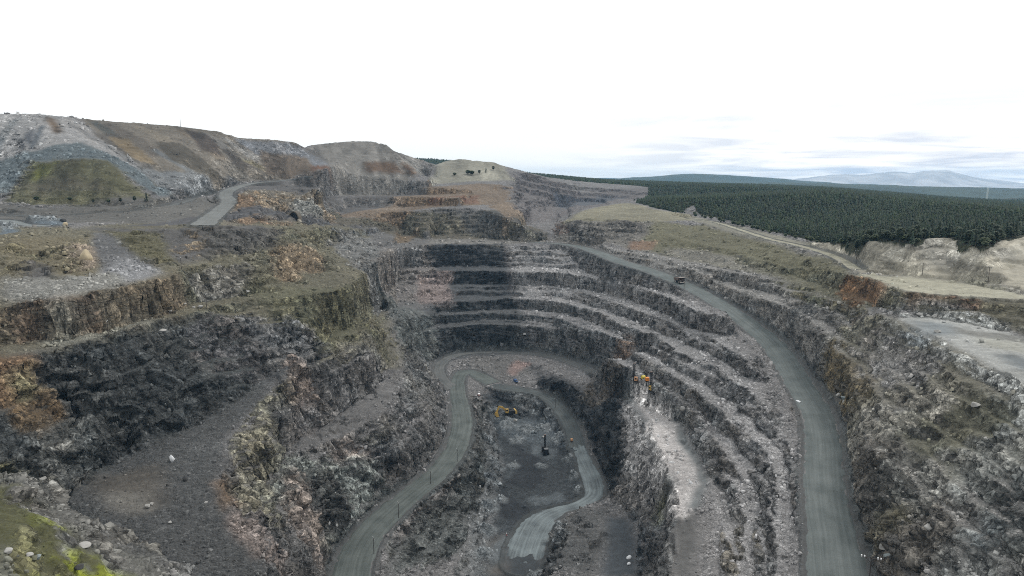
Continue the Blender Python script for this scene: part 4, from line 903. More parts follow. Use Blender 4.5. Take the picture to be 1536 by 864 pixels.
# ------------------------------------------------------------------ far country: plain, hills, mountains
def mat_far(name, c1, c2, scale):
    m, nt, b = mat_nodes(name); N = nt.nodes.new; L = nt.links.new
    geo = N('ShaderNodeNewGeometry'); n = N('ShaderNodeTexNoise'); n.inputs['Scale'].default_value = scale; n.inputs['Detail'].default_value = 8; n.inputs['Roughness'].default_value = 0.6
    L(geo.outputs['Position'], n.inputs['Vector'])
    mr = N('ShaderNodeMapRange'); mr.inputs['From Min'].default_value = 0.42; mr.inputs['From Max'].default_value = 0.6; L(n.outputs[0], mr.inputs[0])
    mx = N('ShaderNodeMix'); mx.data_type = 'RGBA'; mx.inputs[6].default_value = (*c1, 1); mx.inputs[7].default_value = (*c2, 1)
    L(mr.outputs[0], mx.inputs[0]); L(mx.outputs[2], b.inputs['Base Color']); b.inputs['Roughness'].default_value = 0.95
    return m
def mat_hill():
    m = mat_far('hill_forest', (.022,.034,.022), (.038,.052,.030), 0.004); nt = m.node_tree; N = nt.nodes.new; L = nt.links.new
    b = [n for n in nt.nodes if n.type == 'BSDF_PRINCIPLED'][0]; src = b.inputs['Base Color'].links[0].from_socket
    g = N('ShaderNodeNewGeometry'); s_ = N('ShaderNodeSeparateXYZ'); L(g.outputs['Position'], s_.inputs[0])
    d = N('ShaderNodeMath'); d.operation = 'MULTIPLY_ADD'; L(s_.outputs[1], d.inputs[0]); d.inputs[1].default_value = -0.69; d.inputs[2].default_value = 0
    e = N('ShaderNodeMath'); e.operation = 'ADD'; L(s_.outputs[0], e.inputs[0]); L(d.outputs[0], e.inputs[1])
    a = N('ShaderNodeMath'); a.operation = 'ABSOLUTE'; L(e.outputs[0], a.inputs[0]); c = N('ShaderNodeMath'); c.operation = 'LESS_THAN'; c.inputs[1].default_value = 7.5; L(a.outputs[0], c.inputs[0])
    mx = N('ShaderNodeMix'); mx.data_type = 'RGBA'; L(c.outputs[0], mx.inputs[0]); L(src, mx.inputs[6]); mx.inputs[7].default_value = (.12, .13, .10, 1); L(mx.outputs[2], b.inputs['Base Color']); return m
MF = mat_far('far_forest', (.022,.034,.022), (.038,.052,.030), 0.004)
MF2 = mat_far('far_fell', (.03,.045,.03), (.055,.065,.045), 0.0012)
MF3 = mat_far('mountain_rock_haze_tint', (.36,.37,.40), (.52,.52,.54), 0.0018)  # snow-pale rock, its colour lightened further to stand in for thicker haze
def hills(name, prof, D, depth, mat, base, nz, seed):
    us = np.arange(prof[0][0], prof[-1][0]+1, 3.0)
    vs = np.interp(us, [p[0] for p in prof], [p[1] for p in prof])
    top = np.array([PD(u, v, D) for u, v in zip(us, vs)])
    rr = np.linspace(-1, 1, 25); V = []
    for k, r in enumerate(rr):
        f = np.cos(r*math.pi/2)**1.3 if r < 0 else math.cos(r*math.pi/2)
        sc = (D+depth*r*0.5)/D
        xx = top[:, 0]*sc; yy = top[:, 1]*sc
        zz = base + (top[:, 2]-base)*f
        zz = zz + (fbm2(xx/(D*0.03), yy/(D*0.03), 5, seed)-0.5)*nz*(1-abs(r)**2) - (0.5 if False else 0)
        V.append(np.stack([xx, yy, zz], 1))
    V = np.concatenate(V); n = len(us)
    ix = np.arange(len(rr)*n, dtype=np.int32).reshape(len(rr), n)
    Q = np.stack([ix[:-1, :-1], ix[:-1, 1:], ix[1:, 1:], ix[1:, :-1]], -1).reshape(-1, 4)
    return tag(link(name, np_mesh(name, V, Q, True), mat), kind='structure')
xs = np.array([-13500,-8000,-5000,-3000,0,3000,5000,8000,15500], float)
yy_ = np.array([3150,3600,4500,6000,9000,12000,15400], float)
PX, PY = np.meshgrid(xs, yy_)
PZ = np.where(PY < 3300, np.interp(PX/PY, [-0.2, 0.1, 0.3, 0.8], [-45, -60, -95, -150]), np.interp(PX/PY, [-0.2, 0.3, 0.8], [-130, -135, -190]))
ix = np.arange(PX.size, dtype=np.int32).reshape(PX.shape)
Q = np.stack([ix[:-1, :-1], ix[:-1, 1:], ix[1:, 1:], ix[1:, :-1]], -1).reshape(-1, 4)
tag(link('plain', np_mesh('plain', np.stack([PX, PY, PZ], -1).reshape(-1, 3), Q, True), MF), kind='structure')
hills('wooded_hills', [(1050,279),(1100,275),(1160,273.5),(1200,274.5),(1240,275.5),(1300,277.5),(1360,279),(1400,279.5),(1440,280.5),(1479,281.5),(1536,283.5),(1700,290),(1900,296)], 5600, 2400, mat_hill(), -190, 16, 301)
hills('long_fell', [(900,270),(940,267),(975,265),(1010,262),(1040,260.5),(1070,261.5),(1120,264.5),(1170,268),(1210,271.5),(1270,276),(1400,280)], 8600, 3000, MF2, -160, 24, 311)
hills('mountains', [(1180,272),(1205,267),(1230,264.5),(1265,262.5),(1300,262.5),(1318,260),(1335,258),(1352,258.5),(1368,261),(1382,257),(1400,255.5),(1425,256.5),(1442,262),(1470,267.5),(1500,271),(1536,275),(1600,279),(1700,281)], 12500, 3400, MF3, -150, 70, 321)
hills('low_fells', [(600,275),(800,271),(880,268),(905,267),(940,268),(1000,269),(1100,270)], 12500, 3000, MF2, -160, 20, 331)

# ------------------------------------------------------------------ forest
def hashcol(n, base, var, r):
    c = np.array(base)[None]*(1+ (r.random((n, 1))-0.5)*var*2)
    return c*(1+(r.random((n, 3))-0.5)*0.18)
def spruce_mesh(seed, h=13.0, w=2.3, rounded=False, cl=150):
    r = np.random.default_rng(seed); V = []; F = []; Cc = []
    for i in range(cl):
        if rounded:
            t = r.random(); th = r.random()*6.283; rad = w*math.sqrt(max(0, 1-(2*t-1)**2))*(0.55+0.55*r.random()); zc = h*(0.30+0.68*t)
        else:
            t = r.random()**0.75; t = 1-t if False else t; th = r.random()*6.283; rad = w*(1-t)*(0.35+0.75*r.random()) + 0.1; zc = h*(0.10+0.88*t)
        s = (0.55+0.5*r.random())*(1.35 if rounded else (1.35-0.8*t))
        c = np.array([math.cos(th)*rad, math.sin(th)*rad, zc])
        out = np.array([math.cos(th), math.sin(th), -0.35 if not rounded else (r.random()-0.3)]); out /= np.linalg.norm(out)
        side = np.array([-math.sin(th), math.cos(th), (r.random()-0.5)*0.8]); up = np.cross(out, side)
        b = len(V)
        V += [c+out*s*0.9, c-out*s*0.5+side*s*0.6, c-out*s*0.5-side*s*0.6, c+up*s*0.45-out*s*0.1]
        F += [(b, b+1, b+3), (b, b+3, b+2), (b+1, b+2, b+3)]
        k = 0.7+0.6*r.random(); Cc += [k]*4
    if not rounded:
        b = len(V); V += [np.array([0, 0, h*1.02]), np.array([.3, .1, h*.85]), np.array([-.2, .3, h*.85]), np.array([-.1, -.3, h*.85])]
        F += [(b, b+1, b+2), (b, b+2, b+3), (b, b+3, b+1)]; Cc += [1]*4
    return np.array(V), np.array(F, np.int32), np.array(Cc)
def trunk_mesh(h, r0, seed):
    r = np.random.default_rng(seed); V = []; F = []; n = 6; L = 5
    for l in range(L):
        t = l/(L-1); ox, oy = (r.random(2)-0.5)*0.25*t
        for k in range(n):
            a = k/n*6.283; rr = r0*(1-0.85*t)*(1.3 if l == 0 else 1); V.append((ox+rr*math.cos(a), oy+rr*math.sin(a), -0.4+t*h*0.93))
    for l in range(L-1):
        for k in range(n): a = l*n+k; b = l*n+(k+1) % n; F += [(a, b, b+n, a+n)]
    return np.array(V), np.array(F, np.int32)
def mat_leaf(name):
    m, nt, b = mat_nodes(name); N = nt.nodes.new; L = nt.links.new
    at = N('ShaderNodeAttribute'); at.attribute_name = 'Col'
    geo = N('ShaderNodeNewGeometry'); n = N('ShaderNodeTexNoise'); n.inputs['Scale'].default_value = 0.35; n.inputs['Detail'].default_value = 3; L(geo.outputs['Position'], n.inputs['Vector'])
    mr = N('ShaderNodeMapRange'); mr.inputs['To Min'].default_value = 0.6; mr.inputs['To Max'].default_value = 1.4; L(n.outputs[0], mr.inputs[0])
    sc = N('ShaderNodeVectorMath'); sc.operation = 'SCALE'; L(at.outputs['Color'], sc.inputs[0]); L(mr.outputs[0], sc.inputs['Scale']); L(sc.outputs[0], b.inputs['Base Color'])
    b.inputs['Roughness'].default_value = 0.8
    return m
M_LEAF = mat_leaf('needles_and_leaves'); M_STONE = mat_leaf('loose_stone'); M_BARK = mat_simple('bark', (.09,.07,.055), 0.9, 0, 0.2, 2)
SPR = (.013,.026,.010); PIN = (.022,.035,.012); BIR = (.045,.062,.022)
KINDS = []
for sdx, (h, w, rd_, col, cat) in enumerate([(14,2.1,False,SPR,'spruce'),(11,1.9,False,SPR,'spruce'),(12.5,1.6,False,(.036,.060,.034),'spruce'),(12,2.4,True,PIN,'pine'),(10,2.6,True,PIN,'pine'),(7,2.6,True,BIR,'birch')]):
    V, F, k = spruce_mesh(500+sdx, h, w, rd_, 170 if rd_ else 190)
    mc = np_mesh('crown', V, F, False, np.array(col)[None]*k[:, None]); mc.materials.append(M_LEAF)
    V, F = trunk_mesh(h*0.9, 0.2, 600+sdx); mt = np_mesh('trunk', V, F, True); mt.materials.append(M_BARK)
    KINDS.append((mc, mt, h, cat))
# candidate positions, densest close by
r = np.random.default_rng(11)
cand = []
for (y0, y1, st) in ((380, 800, 4.0), (800, 1300, 5.3), (1300, 2100, 7.5), (2100, 3150, 10.0)):
    gx_ = np.arange(-600, 2700, st); gy_ = np.arange(y0, y1, st)
    A, B = np.meshgrid(gx_, gy_); A = A + (r.random(A.shape)-0.5)*st*1.1; B = B + (r.random(B.shape)-0.5)*st*1.1
    m = inpoly(A, B, FE) & (A < 0.95*B+60) & (A > -0.95*B)
    den = fbm2(A/40, B/40, 3, 401); m &= (den > 0.30) | (r.random(A.shape) > 0.5); m &= ~((A < B*0.12) & (B < 1850))
    cand.append(np.stack([A[m], B[m], np.full(m.sum(), st)], 1))
cand = np.concatenate(cand); TZ = ground(cand[:, 0], cand[:, 1])
cu, cv = proj(np.stack([cand[:, 0], cand[:, 1], TZ+4], 1))
infr = (cu > -40) & (cu < 1580)
# edge of the wood: how close to the pit
dist = np.hypot(cand[:, 0], cand[:, 1])
edge = np.array([np.min(np.hypot(FE[:31, 0]-a, FE[:31, 1]-b)) for a, b in cand[:, :2]])
score = dist + 3.0*np.minimum(edge, 60)
order = np.argsort(np.where((cu > 0) & (cu < 1536), score, 1e9))
IND = order[:285]
isind = np.zeros(len(cand), bool); isind[IND] = True
LAB = {('spruce', 0): 'dark narrow spruce in the forest front behind the grassy rim road', ('spruce', 1): 'dark narrow spruce in the forest front above the left half of the sand cut', ('spruce', 2): 'dark narrow spruce in the forest front above the right half of the sand cut',
       ('pine', 0): 'dull green round topped pine in the forest front behind the rim road', ('pine', 1): 'dull green round topped pine above the left half of the sand cut', ('pine', 2): 'dull green round topped pine above the right half of the sand cut',
       ('birch', 0): 'lighter green low birch in the forest front behind the rim road', ('birch', 1): 'lighter green low birch above the left half of the sand cut', ('birch', 2): 'lighter green low birch above the right half of the sand cut'}
REG = ['behind the rim road', 'above the left half of the sand cut', 'above the right half of the sand cut']
for q_i in IND:
    x_, y_, st = cand[q_i]; e = edge[q_i]
    rr = r.random()
    if e < 14 and rr < 0.30: kd = 5
    elif rr < 0.72: kd = r.integers(0, 3)
    else: kd = r.integers(3, 5)
    mc, mt, h, cat = KINDS[kd]
    o = bpy.data.objects.new(cat+'_tree', None); COL.objects.link(o)
    o.location = (x_, y_, TZ[q_i]-0.3); sc = 0.5+0.42*r.random(); o.scale = (sc*1.1, sc*1.1, sc); o.rotation_euler = (0, 0, r.random()*6.28)
    rg = 0 if cu[q_i] < 1240 else (1 if cu[q_i] < 1400 else 2); tag(o, LAB[(cat, rg)], cat, cat+' trees '+REG[rg])
    link('trunk', mt, None, o); link('crown', mc, None, o)
# the rest of the wood: one mass
def forest_mass():
    sel = np.nonzero(~isind & infr | (~isind & (dist < 900)))[0]
    Vs = []; Fs = []; Cs = []; base = 0
    rr = np.random.default_rng(5)
    for lod, (nearm, nl, nk) in enumerate((((dist < 1050), 4, 6), ((dist >= 1050), 2, 5))):
        s = sel[nearm[sel]]; n = len(s)
        if n == 0: continue
        kind = rr.random(n); h = (5.0+5.5*rr.random(n))*np.where(dist[s] > 1300, 1.05, 1.0); w = (1.25+1.0*rr.random(n))*(1 + (cand[s, 2]-5)*0.14)
        rnd = kind > 0.68; col = np.where(rnd[:, None], np.array(PIN)[None], np.array(SPR)[None])*(0.65+0.7*rr.random((n, 1)))*(1+(rr.random((n, 3))-0.5)*0.2)
        col = col*(0.6+0.8*fbm2(cand[s, 0]/90, cand[s, 1]/90, 3, 601))[:, None]
        bi = (rr.random(n) < 0.02); col[bi] = np.array(BIR)*(0.6+0.6*rr.random((bi.sum(), 1)))
        lay = []
        for l in range(nl):
            t0 = 0.12+0.80*l/nl; t1 = min(1.0, t0+1.35/nl)
            ang = np.arange(nk)/nk*2*math.pi
            rad = w[:, None]*np.where(rnd[:, None], (1.0, 1.15, 0.95, .6)[min(l, 3)] if nl == 4 else (1.1, .8)[l], (1-0.85*(t0-0.12)))*(0.65+0.7*rr.random((n, nk)))
            a = ang[None]+rr.random((n, 1))*6
            ring = np.stack([np.cos(a)*rad, np.sin(a)*rad, np.repeat((h*t0)[:, None], nk, 1) + (rr.random((n, nk))-0.5)*1.0], -1)
            apex = np.stack([(rr.random(n)-0.5)*0.5, (rr.random(n)-0.5)*0.5, h*t1], -1)[:, None]
            lay.append(np.concatenate([ring, apex], 1))
        V = np.concatenate(lay, 1)        # n, nl*(nk+1), 3
        V = V + np.stack([cand[s, 0], cand[s, 1], TZ[s]-0.3], -1)[:, None]
        fl = []
        for l in range(nl):
            b = l*(nk+1)
            for k in range(nk): fl.append((b+k, b+(k+1) % nk, b+nk))
        fl = np.array(fl); nv = nl*(nk+1)
        F = fl[None] + (np.arange(n)*nv)[:, None, None] + base
        base += n*nv
        shade = 0.75+0.5*rr.random((n, nv, 1))
        Vs.append(V.reshape(-1, 3)); Fs.append(F.reshape(-1, 3)); Cs.append((col[:, None]*shade).reshape(-1, 3))
    me = np_mesh('forest', np.concatenate(Vs), np.concatenate(Fs), False, np.concatenate(Cs))
    o = link('forest', me, M_LEAF); tag(o, 'dark conifer forest spreading to the horizon behind the pit rim', 'forest', kind='stuff')
    print('forest trees', len(sel), 'tris', len(me.polygons))
forest_mass()

# ------------------------------------------------------------------ rubble: uncountable broken rock on ledges
def ico():
    t = (1+5**.5)/2
    V = np.array([(-1,t,0),(1,t,0),(-1,-t,0),(1,-t,0),(0,-1,t),(0,1,t),(0,-1,-t),(0,1,-t),(t,0,-1),(t,0,1),(-t,0,-1),(-t,0,1)], float)
    V /= np.linalg.norm(V, axis=1, keepdims=True)
    F = np.array([(0,11,5),(0,5,1),(0,1,7),(0,7,10),(0,10,11),(1,5,9),(5,11,4),(11,10,2),(10,7,6),(7,1,8),(3,9,4),(3,4,2),(3,2,6),(3,6,8),(3,8,9),(4,9,5),(2,4,11),(6,2,10),(8,6,7),(9,8,1)], np.int32)
    return V, F
def rubble():
    rr = np.random.default_rng(21); N = 900000
    a = rr.random(N)*1.9-0.95; yv = 60*np.exp(rr.random(N)*math.log(900/60)); xv = a*(yv+60)*0.86
    flat = FR.samp(FLAT, xv, yv).mean(-1); b = FR.samp(BLOCK, xv, yv); s_ = FR.samp(SL, xv, yv); dd = FR.samp(np.minimum(rd, 50), xv, yv)
    cl = fbm2(xv/11, yv/11, 3, 501)
    p = ss(0.3, 0.8, b)*ss(0.08, 0.17, flat)*ss(1.1, 0.55, s_)*(dd > 1.5)*ss(0.42, 0.62, cl) + 0.03*(b > .2)*(dd > 2)
    k = rr.random(N) < p*0.8
    xv, yv = xv[k], yv[k]; f = ~inpoly(xv, yv, FE); xv, yv = xv[f], yv[f]
    if len(xv) > 95000: xv, yv = xv[:95000], yv[:95000]
    n = len(xv)
    V0 = np.array([(-1,-1,-1),(1,-1,-1),(1,1,-1),(-1,1,-1),(-1,-1,1),(1,-1,1),(1,1,1),(-1,1,1)], float)*0.62
    F0 = np.array([(4,5,6),(4,6,7),(0,1,5),(0,5,4),(1,2,6),(1,6,5),(2,3,7),(2,7,6),(3,0,4),(3,4,7)], np.int32)
    base = 0.15+0.00070*np.hypot(xv, yv)
    size = base*(0.5+1.9*rr.random(n)**5*1.5)
    sc = size[:, None, None]*(0.6+0.75*rr.random((n, 1, 3)))
    V = (V0[None]*(0.72+0.5*rr.random((n, 8, 1))) + (rr.random((n, 8, 3))-.5)*.5)*sc
    tl = (rr.random((n, 1))-.5)*1.3; c0_, s0_ = np.cos(tl), np.sin(tl)
    V = np.stack([V[..., 0]*c0_-V[..., 2]*s0_, V[..., 1], V[..., 0]*s0_+V[..., 2]*c0_], -1)
    th = rr.random(n)*6.28; ct, st_ = np.cos(th)[:, None], np.sin(th)[:, None]
    V = np.stack([V[..., 0]*ct-V[..., 1]*st_, V[..., 0]*st_+V[..., 1]*ct, V[..., 2]], -1)
    V += np.stack([xv, yv, ground(xv, yv)+size*0.12], -1)[:, None]
    F = F0[None]+(np.arange(n)*8)[:, None, None]
    c = FR.samp(FLAT, xv, yv)*(0.6+1.3*rr.random((n, 1))); c = np.repeat(c[:, None], 8, 1).reshape(-1, 3)
    o = link('rubble', np_mesh('rubble', V.reshape(-1, 3), F.reshape(-1, 3), False, np.clip(c, 0, .5)), M_STONE)
    tag(o, 'loose broken rock scattered over the benches and slopes of the pit', 'rubble', kind='stuff'); print('rubble', n)
rubble()
print('vegetation, rubble', time.time()-T0)

class MB:
    def __init__(s): s.V = []; s.F = []
    def box(s, c, d, rot=None, taper=1.0):
        b = len(s.V); x, y, z = d[0]/2, d[1]/2, d[2]/2; bv = min(x, y, z)*0.12
        for k, (zz, t) in enumerate(((-z, 1.0), (z, taper))):
            for (ax, ay) in ((-x+bv, -y), (x-bv, -y), (x, -y+bv), (x, y-bv), (x-bv, y), (-x+bv, y), (-x, y-bv), (-x, -y+bv)):
                v = Vector((ax*t, ay*t, zz))
                if rot is not None: v = rot @ v
                s.V.append(v + Vector(c))
        s.F.append(tuple(b+i for i in range(7, -1, -1))); s.F.append(tuple(b+8+i for i in range(8)))
        for i in range(8): s.F.append((b+i, b+(i+1) % 8, b+8+(i+1) % 8, b+8+i))
        return s
    def cyl(s, p0, p1, r0, r1=None, n=12, caps=True):
        r1 = r0 if r1 is None else r1; p0, p1 = Vector(p0), Vector(p1); b = len(s.V)
        q = (p1-p0).to_track_quat('Z', 'Y')
        for p, r_ in ((p0, r0), (p1, r1)):
            for i in range(n): s.V.append(p + q @ Vector((r_*math.cos(i/n*2*math.pi), r_*math.sin(i/n*2*math.pi), 0)))
        for i in range(n): s.F.append((b+i, b+(i+1) % n, b+n+(i+1) % n, b+n+i))
        if caps: s.F.append(tuple(b+i for i in range(n-1, -1, -1))); s.F.append(tuple(b+n+i for i in range(n)))
        return s
    def extr(s, prof, y0, y1):       # profile in xz, extruded along y
        b = len(s.V); n = len(prof)
        for yy in (y0, y1):
            for (px, pz) in prof: s.V.append(Vector((px, yy, pz)))
        s.F.append(tuple(b+i for i in range(n))); s.F.append(tuple(b+n+i for i in range(n-1, -1, -1)))
        for i in range(n): s.F.append((b+i, b+n+i, b+n+(i+1) % n, b+(i+1) % n))
        return s
    def beam(s, p0, p1, w, h=None):
        p0, p1 = Vector(p0), Vector(p1); d = p1-p0; q = d.to_track_quat('X', 'Z').to_matrix()
        return s.box((p0+p1)/2, (d.length, w, h or w), q)
    def build(s, name, mat, parent=None):
        me = bpy.data.meshes.new(name); me.from_pydata(s.V, [], s.F); me.update(); me.validate()
        return link(name, me, mat, parent)
def empty(name, loc, rz=0, label=None, cat=None, group=None):
    o = bpy.data.objects.new(name, None); COL.objects.link(o); o.location = loc; o.rotation_euler = (0, 0, rz)
    return tag(o, label, cat, group)
def at(u, v, dz=0.0):
    p = hit(u, v); return (p[0], p[1], p[2]+dz)
MT = dict(yellow=mat_simple('machine_yellow', (.50,.33,.09), .55), orange=mat_simple('machine_orange', (.70,.24,.04), .5),
 buff=mat_simple('machine_buff', (.50,.27,.14), .6), dark=mat_simple('dark_steel', (.022,.023,.025), .6, .3), grey=mat_simple('grey_steel', (.16,.16,.16), .6, .3),
 rubber=mat_simple('rubber', (.018,.018,.018), .9), pale=mat_simple('dusty_pale_paint', (.52,.47,.43), .7), glass=mat_simple('window_glass', (.02,.025,.03), .15),
 brown=mat_simple('dusty_brown_paint', (.13,.095,.08), .7), white=mat_simple('white_paint', (.78,.78,.78), .5), blue=mat_simple('blue_paint', (.03,.085,.22), .45),
 lime=mat_simple('yellow_paint', (.62,.50,.07), .5), red=mat_simple('red_paint', (.35,.06,.04), .5), wood=mat_simple('pole_wood', (.055,.045,.04), .9), porcelain=mat_simple('porcelain', (.75,.75,.75), .3),
 lamp=mat_simple('lamp_glass', (.6,.6,.55), .2))

# haul truck on the main road, nose towards us
c = RC['haul_road']; up_, vp_ = proj(c[:, :3]); k = int(np.argmin(np.abs(vp_-424.5)+(vp_ < 380)*999)); d = c[k+3]-c[k-3]
hd = math.atan2(d[1], d[0])
tr = empty('haul_truck', (c[k][0]-1.5, c[k][1], c[k][2]+0.12), hd, 'dark mining dump truck with a pale canopy driving down the grey haul road', 'dump truck')
MB().box((0, 0, 1.7), (9.5, 2.6, 1.0)).box((3.9, 0, 1.9), (1.2, 5.4, 0.6)).build('chassis', MT['dark'], tr)
MB().extr([(-5.6, 3.1), (-4.6, 2.3), (1.5, 2.6), (2.2, 4.9), (5.4, 5.5), (5.4, 5.8), (1.9, 5.5), (-5.9, 4.7)], -3.3, 3.3).build('dump_body', MT['brown'], tr); MB().extr([(1.9, 5.52), (5.5, 5.85), (5.5, 6.0), (1.8, 5.7)], -3.4, 3.4).build('canopy', MT['pale'], tr)
b_ = MB()
for yy in (-3.36, 3.36):
    for xx in (-4.5, -3, -1.5, 0): b_.box((xx, yy, 3.7), (0.22, 0.14, 2.0))
b_.build('body_rib', MT['brown'], tr)
MB().box((2.9, 1.6, 4.0), (1.9, 2.2, 1.9), None, .95).build('cab', MT['brown'], tr)
MB().box((3.87, 1.6, 4.25), (0.06, 1.9, 1.0)).box((2.9, 2.72, 4.25), (1.3, 0.06, 0.9)).build('window', MT['glass'], tr)
MB().box((3.2, 0, 2.5), (2.6, 3.0, 1.6)).build('engine_hood', MT['brown'], tr)
g_ = MB()
for i in range(6): g_.box((4.55, 0, 1.95+i*.22), (0.08, 2.4, 0.1))
g_.build('grille', MT['dark'], tr)
MB().box((4.75, 0, 1.15), (0.5, 6.0, 0.6)).build('bumper', MT['pale'], tr)
for yy in (-1.9, 1.9): MB().cyl((4.6, yy, 1.9), (4.78, yy, 1.9), .22, n=10).build('headlight', MT['lamp'], tr)
l_ = MB()
for yy in (-2.9, -2.3): l_.beam((4.9, yy, 1.0), (4.0, yy, 3.1), 0.08)
for i in range(6): l_.box((4.75-i*.16, -2.6, 1.2+i*.34), (0.1, .6, .06))
l_.build('ladder', MT['pale'], tr)
MB().box((3.1, 0, 3.15), (2.8, 6.2, 0.14)).build('deck', MT['grey'], tr)
for (xx, yy, wd) in ((3.0, 2.6, 1.0), (3.0, -2.6, 1.0), (-2.9, 2.45, 1.7), (-2.9, -2.45, 1.7)):
    w_ = MB().cyl((xx, yy-wd/2, 1.35), (xx, yy+wd/2, 1.35), 1.35, n=20).build('wheel', MT['rubber'], tr)
    MB().cyl((xx, yy-wd/2-.03, 1.35), (xx, yy+wd/2+.03, 1.35), .6, n=14).build('rim', MT['pale'], w_)

def tracks(root, L=5.0, w=0.7, gap=1.6, h=1.1):
    for sy in (-1, 1):
        yc = sy*gap; m = MB().extr([(-L/2+.4, 0), (L/2-.4, 0), (L/2, h*.35), (L/2, h*.65), (L/2-.4, h), (-L/2+.4, h), (-L/2, h*.65), (-L/2, h*.35)], yc-w/2, yc+w/2)
        t_ = m.build('track', MT['rubber'], root); q_ = MB()
        for i in range(5): xx = -L/2+.7+i*(L-1.4)/4; q_.cyl((xx, yc-w/2-.05, h*.42), (xx, yc+w/2+.05, h*.42), h*.3, n=10)
        q_.build('roller', MT['grey'], t_)
# loading shovel on the pit floor
p = at(763, 624); ex = empty('mining_shovel', (p[0], p[1], p[2]-.1), R(195), 'buff yellow tracked mining shovel digging on the pit floor', 'excavator'); ex.scale = (1.3, 1.3, 1.3)
tracks(ex, 6.0, 1.0, 2.0, 1.5)
MB().cyl((0, 0, 1.4), (0, 0, 1.9), 1.5, n=18).build('slew_ring', MT['dark'], ex)
MB().box((-1.2, 0, 3.0), (5.6, 4.8, 2.2)).box((-0.6, -1.2, 4.25), (3.0, 2.0, .5)).build('house', MT['dark'], ex)
MB().extr([(-5.2, 2.0), (-3.9, 1.9), (-3.9, 4.2), (-4.7, 4.3), (-5.3, 3.6)], -2.3, 2.3).build('counterweight', MT['yellow'], ex)
MB().box((1.6, 1.7, 4.3), (2.0, 1.5, 2.6)).build('cab', MT['yellow'], ex)
MB().box((2.62, 1.7, 4.8), (.06, 1.2, 1.2)).box((1.7, 2.47, 4.8), (1.3, .06, 1.1)).build('window', MT['glass'], ex)
MB().beam((1.2, -.3, 3.0), (4.6, -.3, 6.6), 1.0, 1.3).beam((4.4, -.3, 6.3), (6.6, -.3, 6.9), .9, 1.2).build('boom', MT['yellow'], ex)
MB().beam((6.3, -.3, 7.3), (8.3, -.3, 3.0), .8, 1.0).build('arm', MT['yellow'], ex)
MB().extr([(7.4, 2.9), (8.9, 3.2), (9.2, 1.4), (8.4, .4), (6.6, .2), (6.9, 1.5)], -1.6, 1.0).build('bucket', MT['yellow'], ex)
MB().cyl((1.6, .35, 2.6), (4.3, .35, 5.6), .16, n=8).cyl((1.6, -.95, 2.6), (4.3, -.95, 5.6), .16, n=8).cyl((4.4, -.3, 7.3), (6.7, -.3, 7.7), .15, n=8).build('hydraulic_ram', MT['grey'], ex)

def drill(loc, rz, label, body, mast_h=11.0, sc=1.25, group='tracked drill rigs in the pit'):
    ro = empty('drill_rig', loc, rz, label, 'drill rig', group)
    ro.scale = (sc, sc, sc)
    tracks(ro, 5.2, .7, 1.6, 1.1)
    MB().box((-.6, 0, 1.45), (6.2, 2.6, .5)).build('frame', MT['dark'], ro)
    MB().box((-1.9, 0, 2.7), (3.0, 2.7, 2.0)).build('engine_house', MT['dark'], ro)
    MB().box((-1.9, 0, 3.75), (2.6, 2.3, .14)).build('roof_panel', MT['grey'], ro)
    MB().box((1.2, 1.1, 2.8), (1.9, 1.7, 2.3)).build('cab', body, ro)
    MB().box((2.18, 1.1, 3.1), (.06, 1.2, .9)).box((1.2, 1.98, 3.1), (1.0, .06, .9)).box((1.2, .22, 3.1), (1.0, .06, .9)).build('window', MT['glass'], ro)
    MB().box((-1.9, 1.4, 2.6), (1.2, .12, .9)).build('side_panel', body, ro)
    m = MB(); x0 = 2.6; wd = .45
    for sx in (-wd, wd):
        for sy in (-wd, wd): m.beam((x0+sx, sy-.3, .5), (x0+sx, sy-.3, mast_h), .20)
    for i in range(int(mast_h/1.1)):
        z0, z1 = .6+i*1.1, 1.7+i*1.1
        if z1 > mast_h: break
        for sy in (-wd, wd): m.beam((x0-wd, sy-.3, z0), (x0+wd, sy-.3, z1), .12)
        for sx in (-wd, wd): m.beam((x0+sx, -wd-.3, z0), (x0+sx, wd-.3, z1), .12); m.beam((x0+sx, wd-.3, z1), (x0+sx, -wd-.3, z1), .12)
    m.build('mast', MT['dark'], ro)
    MB().box((x0, -.3, mast_h), (1.3, 1.3, .4)).build('mast_head', MT['brown'], ro)
    MB().cyl((x0, -.3, .1), (x0, -.3, mast_h-1), .16, n=8).build('drill_rod', MT['grey'], ro)
    MB().beam((.8, -.9, 1.7), (x0-.4, -.5, 5.2), .2).beam((.8, .4, 1.7), (x0-.4, 0, 5.2), .2).build('mast_brace', MT['dark'], ro)
p = at(957, 579); drill(p, R(158), 'drill rig with dark mast and buff cab, left of the two on the ridge bench', MT['buff'], 12)
p = at(980, 591); drill(p, R(120), 'drill rig with yellow cab, right one at the top of the pale drilled strip', MT['yellow'], 12)
p = at(818, 680); drill(p, R(100), 'black drill rig with upright mast standing alone on the pit floor', MT['dark'], 11)

